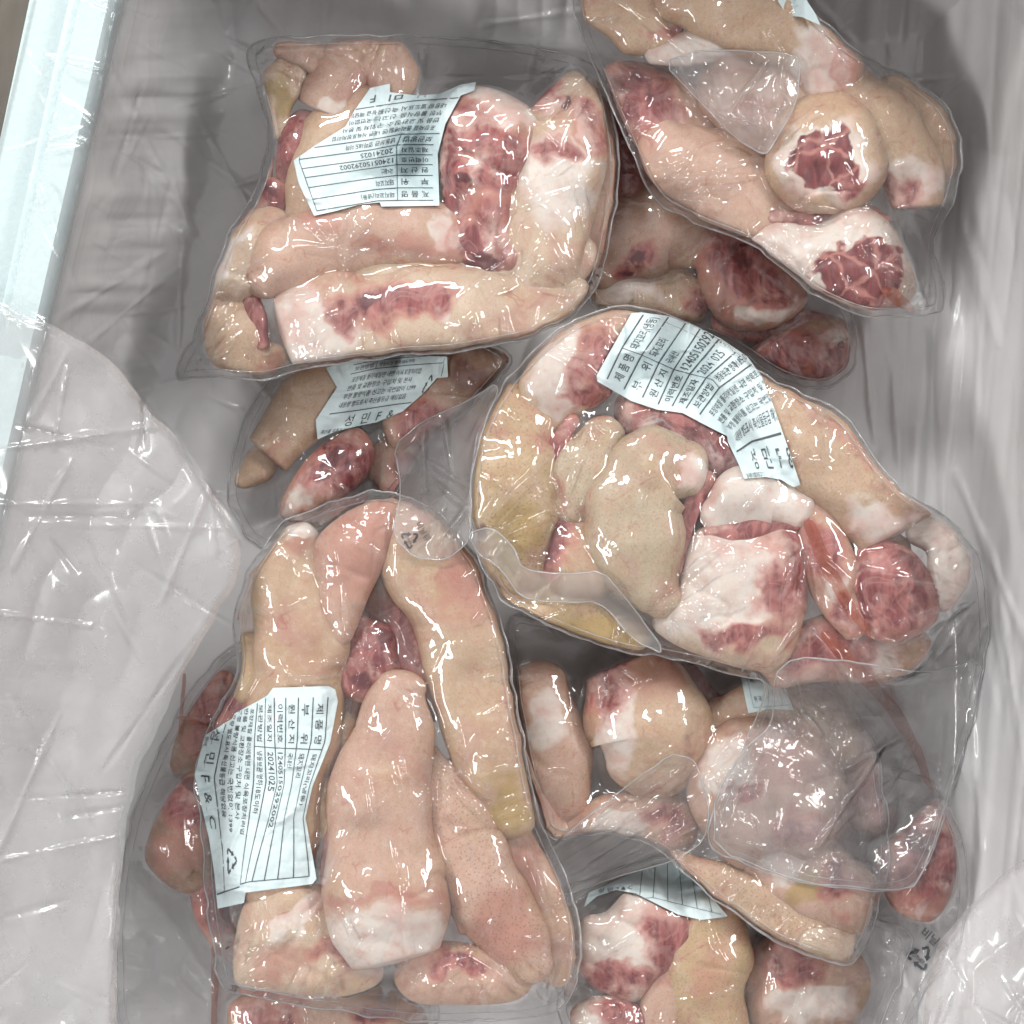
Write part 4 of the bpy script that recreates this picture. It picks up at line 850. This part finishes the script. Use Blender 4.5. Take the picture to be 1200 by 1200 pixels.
tube(bag, 'tail end with purple bruised cut face in the main pack', [(700, 655, 36), (668, 646, 41), (648, 640, 32)], 'beige', [('dark', 640, 638, 22, 26, 0, .9), ('meat', 642, 640, 28, 30), ('pink', 665, 615, 40, 10)], dz=12, cut='b')
chunk(bag, 'large white fat chunk with pink lean corner in the centre of the main pack', [(800, 650), (822, 618), (880, 622), (930, 602), (946, 655), (942, 725), (912, 786), (850, 780), (785, 752), (764, 728), (792, 700)], 'pale', [('fat', 840, 690, 100, 66, -20), ('meat', 918, 690, 30, 44), ('meat', 870, 745, 50, 14), ('meat', 925, 640, 12, 20)], h=50, dz=4)
tube(bag, 'thick greenish curved tail in the middle of the main pack', [(806, 545, 26), (770, 548, 40), (742, 588, 43), (745, 640, 44), (765, 684, 34), (779, 704, 23)], 'green', [('fat', 820, 560, 22, 34), ('pink', 828, 572, 10, 24)], dz=24, speck=.5)
tube(bag, 'white fat loop below the lower corner of the central label', [(838, 604, 20), (868, 590, 30), (908, 583, 29), (936, 598, 18)], 'fat', [('fat', 885, 590, 120, 60), ('pink', 840, 604, 20, 14), ('pink', 890, 560, 50, 8)], dz=22)
tube(bag, 'broad beige tail with wrinkled white end on the right of the main pack', [(905, 470, 34), (950, 515, 47), (995, 553, 50), (1035, 590, 52), (1052, 618, 44)], 'beige', [('fat', 1045, 622, 66, 30, 30), ('pink', 1000, 520, 60, 12, 40)], dz=2, speck=.5, rough=3, cut='b')
tube(bag, 'white fat rim on the outer right of the main pack', [(1080, 618, 18), (1106, 634, 21), (1114, 672, 18), (1100, 705, 12)], 'fat', [('fat', 1100, 660, 90, 90)], dz=-2)
chunk(bag, 'glossy red lean meat at the right end of the main pack', [(996, 655), (1030, 630), (1072, 648), (1098, 690), (1100, 722), (1075, 745), (1030, 752), (1002, 722)], 'pink', [('meat', 1048, 695, 60, 60), ('fat', 1042, 690, 11, 44, -14, .8), ('fat', 1080, 735, 24, 10), ('pink', 1040, 690, 60, 60), ('fat', 1020, 720, 6, 30, 10), ('dark', 1065, 670, 10, 26, -20, .6)], h=42, dz=4, rough=5)
tube(bag, 'narrow red and white strip between the fat chunk and the red lean meat', [(948, 600, 18), (966, 650, 27), (986, 705, 22), (1002, 738, 12)], 'pink', [('meat', 955, 640, 22, 40, -20), ('fat', 975, 690, 14, 26), ('meat', 992, 725, 16, 18)], dz=14, name='pork_chunk')
tube(bag, 'red lean piece deep in the gap below the white fat loop', [(800, 585, 24), (815, 625, 28), (795, 655, 20)], 'pink', [('meat', 808, 620, 50, 60)], dz=-22, name='pork_chunk')
tube(bag, 'pink and red lean piece under the lower right corner of the fat chunk', [(905, 775, 22), (960, 760, 30), (1030, 765, 28), (1075, 755, 18)], 'pink', [('meat', 970, 755, 60, 26), ('fat', 1030, 765, 30, 16)], dz=-18, name='pork_chunk')
tube(bag, 'beige skin behind the yellow speckled tail at the left edge of the main pack', [(590, 470, 26), (572, 520, 26), (565, 600, 22)], 'yellow', dz=-22, speck=.8)
tube(bag, 'rosy skin deep under the broad right tail of the main pack', [(960, 590, 30), (1000, 620, 34), (1040, 650, 26)], 'rosy', [('meat', 985, 625, 40, 30)], dz=-16)
tube(bag, 'dark red groove strip left of the greenish tail tip', [(672, 492, 7), (650, 530, 9), (643, 572, 9), (655, 606, 6)], 'pink', [('meat', 650, 550, 40, 80, 0, 1)], dz=22, name='pork_chunk', rough=1)
tube(bag, 'red tissue strip between the curved greenish tail and the fat chunk', [(830, 560, 9), (812, 592, 11), (800, 632, 10), (792, 668, 7)], 'pink', [('meat', 812, 610, 40, 60, 0, 1), ('fat', 820, 580, 7, 16)], dz=26, name='pork_chunk', rough=1.5)
tube(bag, 'thin red strip under the white fat loop', [(830, 628, 8), (880, 622, 11), (930, 612, 9)], 'pink', [('meat', 880, 622, 70, 20, 0, 1)], dz=26, name='pork_chunk', rough=1.5)
film(bag, [(556, 520), (588, 452), (638, 398), (690, 366), (730, 358), (770, 364), (840, 395), (900, 445), (985, 478), (1020, 530), (1060, 580), (1115, 608), (1150, 655), (1160, 740), (1146, 820), (1118, 920), (1080, 1036), (1040, 1046), (940, 1036), (834, 998), (830, 960), (870, 880), (905, 800), (850, 786), (780, 768), (730, 764), (660, 742), (590, 706), (562, 660), (548, 600)], seed=10, n_rand=120,
     segs=fan(768, 715, -60, 40, 8, 110) + fan(560, 640, -70, 20, 6, 100) + fan(945, 640, 30, 140, 6, 90) + fan(905, 790, 30, 110, 6, 120, 4, 7) + fan(660, 590, 100, 300, 6, 60) + fan(1000, 745, 0, 120, 7, 110, 4, 7) + fan(1150, 700, 100, 220, 6, 110, 4, 6) + fan(690, 490, 0, 180, 6, 40) + fan(1110, 620, 90, 190, 6, 90) + [(560, 620, 650, 530, 5, 7), (905, 790, 965, 865, 4, 9), (925, 790, 945, 850, 3, 7), (940, 720, 1090, 920, 7, 9), (950, 650, 1000, 740, 4, 6), (1050, 850, 960, 990, 5, 7), (985, 900, 1060, 860, 6, 9), (1000, 780, 1100, 730, 4, 6), (840, 995, 900, 860, 4, 6), (1130, 700, 1060, 800, 4, 5), (548, 640, 600, 560, 4, 5), (860, 880, 905, 800, 5, 6), (838, 985, 1060, 1020, 4, 5), (800, 720, 900, 700, 3, 3), (770, 700, 790, 760, 3, 4), (760, 700, 860, 630, 3, 4), (900, 780, 940, 730, 4, 5)], fold_amp=6)
label(bag, [(740, 367), (752, 366), (781, 370), (811, 380), (845, 397), (876, 418), (892, 440), (905, 472), (922, 520), (938, 568), (930, 571), (915, 562), (897, 559), (872, 561), (866, 545), (853, 518), (852, 511), (830, 500), (800, 484), (770, 480), (740, 470), (700, 447), (699, 440)],
      [0, .3, .62, 1], [0, .15, .35, .55, .78, 1], [[(700, 446), (719, 404), (742, 366), (750, 330)], [(727, 464), (752, 416), (785, 369), (800, 340)], [(768, 482), (790, 433), (822, 383), (840, 350)], [(806, 486), (835, 445), (876, 414), (900, 390)], [(852, 513), (872, 490), (908, 468), (930, 455)], [(872, 562), (896, 562), (938, 570), (960, 575)]], full_print(), 'white label curving over the top', seed=10, crumple=1.2)
film(bag, [(462, 520), (496, 494), (540, 474), (588, 446), (566, 500), (552, 560), (552, 630), (526, 656), (486, 654), (460, 628), (470, 575)], mat=FLANGE, name='flange', pieces=False, bottom=False, seed=20, pull=.15, n_rand=14, fold_amp=6, edge_lift=5,
     segs=[(505, 560, 552, 600, 4, 8), (500, 540, 555, 575, 4, 7), (510, 640, 552, 590, 4, 8), (495, 500, 500, 600, 5, 6), (520, 490, 530, 560, 4, 6)])
film(bag, [(548, 626), (575, 618), (600, 638), (612, 668), (660, 674), (705, 668), (740, 708), (782, 768), (745, 752), (702, 704), (655, 706), (610, 700), (588, 668), (560, 648)], mat=FLANGE, name='flange', pieces=False, bottom=False, seed=21, pull=.2, n_rand=8, fold_amp=4)
film_mark(bag, 480, 632, 12, 60)
film(bag, [(958, 742), (975, 740), (1020, 790), (1060, 835), (1085, 890), (1096, 930), (1088, 925), (1062, 868), (1030, 822), (990, 782)], mat=JUICE, name='juice_streak', pieces=False, bottom=False, seam=False, seed=22, pull=.5, n_rand=2, fold_amp=1)
film(bag, [(940, 610), (952, 606), (972, 650), (1000, 705), (1025, 745), (1018, 748), (988, 712), (958, 662)], mat=JUICE, name='juice_streak', pieces=False, bottom=False, seam=False, seed=24, pull=.5, n_rand=2, fold_amp=1)
film(bag, [(908, 790), (930, 770), (1000, 775), (1080, 790), (1152, 770), (1140, 840), (1114, 925), (1077, 1038), (1040, 1044), (940, 1034), (836, 996), (838, 930), (870, 880), (905, 850)], mat=FLAP, name='flange', pieces=False, bottom=False, seed=23, pull=.12, n_rand=22, fold_amp=9, segs=[(905, 790, 965, 865, 4, 8), (930, 800, 950, 870, 4, 7), (985, 905, 1060, 860, 7, 10), (1050, 850, 960, 990, 5, 7), (1000, 800, 1100, 780, 4, 6)])
tag(bag['root'], 'largest pack in the middle, with a label curved over its top', 'vacuum pack', 'vacuum packs of pork tails')

# ------------------------------------------------------------------ loose folds of the liner over the packs
def liner_fold(poly, zfun, seed, n_rand=30):
    P = chaikin(poly, 2); P = P + 3 * np.stack([vnoise(P[:, 0] / 30, P[:, 1] / 30, seed=seed), vnoise(P[:, 0] / 30 + 7, P[:, 1] / 30, seed=seed)], -1); X, Y = grid_for(P, 2.4)
    _, _, dE = nearest_on(P, X.ravel(), Y.ravel()); dE = dE.reshape(X.shape)
    Z0 = zfun(X, Y)
    Z = np.maximum(Z0, gsample(X, Y) + 3) + 9 * (np.abs(vnoise((X + .5 * Y) / 85 + .6 * vnoise(X / 90, Y / 90, seed=seed + 2), (Y - .5 * X) / 170, seed=seed)) - .3) + 2.5 * np.abs(vnoise((X - .6 * Y) / 40, (Y + .6 * X) / 90, seed=seed + 5)) + creases(X, Y, rand_creases(n_rand, (P[:, 0].min(), P[:, 1].min(), P[:, 0].max(), P[:, 1].max()), (50, 240), (2.5, 5), (2, 7), r=np.random.default_rng(seed)))
    Z = Z - 14 * (1 - np.clip(dE / 12, 0, 1)) ** 2
    px, py, pz, F, ex = sheet_mesh(P, X, Y, Z, dict(dry=np.ones(X.shape)))
    ex = dict(dry=-.66 - .54 * (1 - smooth(-4, 22, (px - 142) * .9745 + py * .2244)))
    mesh_obj('fold', at(px, py, pz), F, LINER, ln, attrs=ex)
    # the sheet turns under itself at the fold and runs back below
    Zu = Z - 4 - 14 * np.clip(dE / 12, 0, 1)
    px, py, pz, F, ex = sheet_mesh(P, X, Y, Zu, dict(dry=np.full(X.shape, -1.2)))
    mesh_obj('fold_underside', at(px, py, pz), F, LINER, ln, attrs=ex)
def zl(X, Y):
    s = (X - 142) * .9745 + Y * .2244
    return 221 - np.clip(s, 0, 330) * .56
liner_fold([(-90, 330), (0, 352), (70, 384), (135, 425), (200, 508), (250, 578), (286, 640), (272, 690), (226, 768), (190, 838), (162, 900), (150, 955), (140, 1060), (134, 1240), (-90, 1240)], zl, 61, 46)
liner_fold([(1072, 1240), (1084, 1180), (1098, 1110), (1135, 1062), (1200, 1002), (1290, 950), (1290, 1240)], lambda X, Y: 20 + np.clip((X - 1080) * .6 + (Y - 1100) * .3, 0, 180), 62, 12)

for o in list(bpy.data.objects):
    if '_o' in o.keys(): del o['_o']
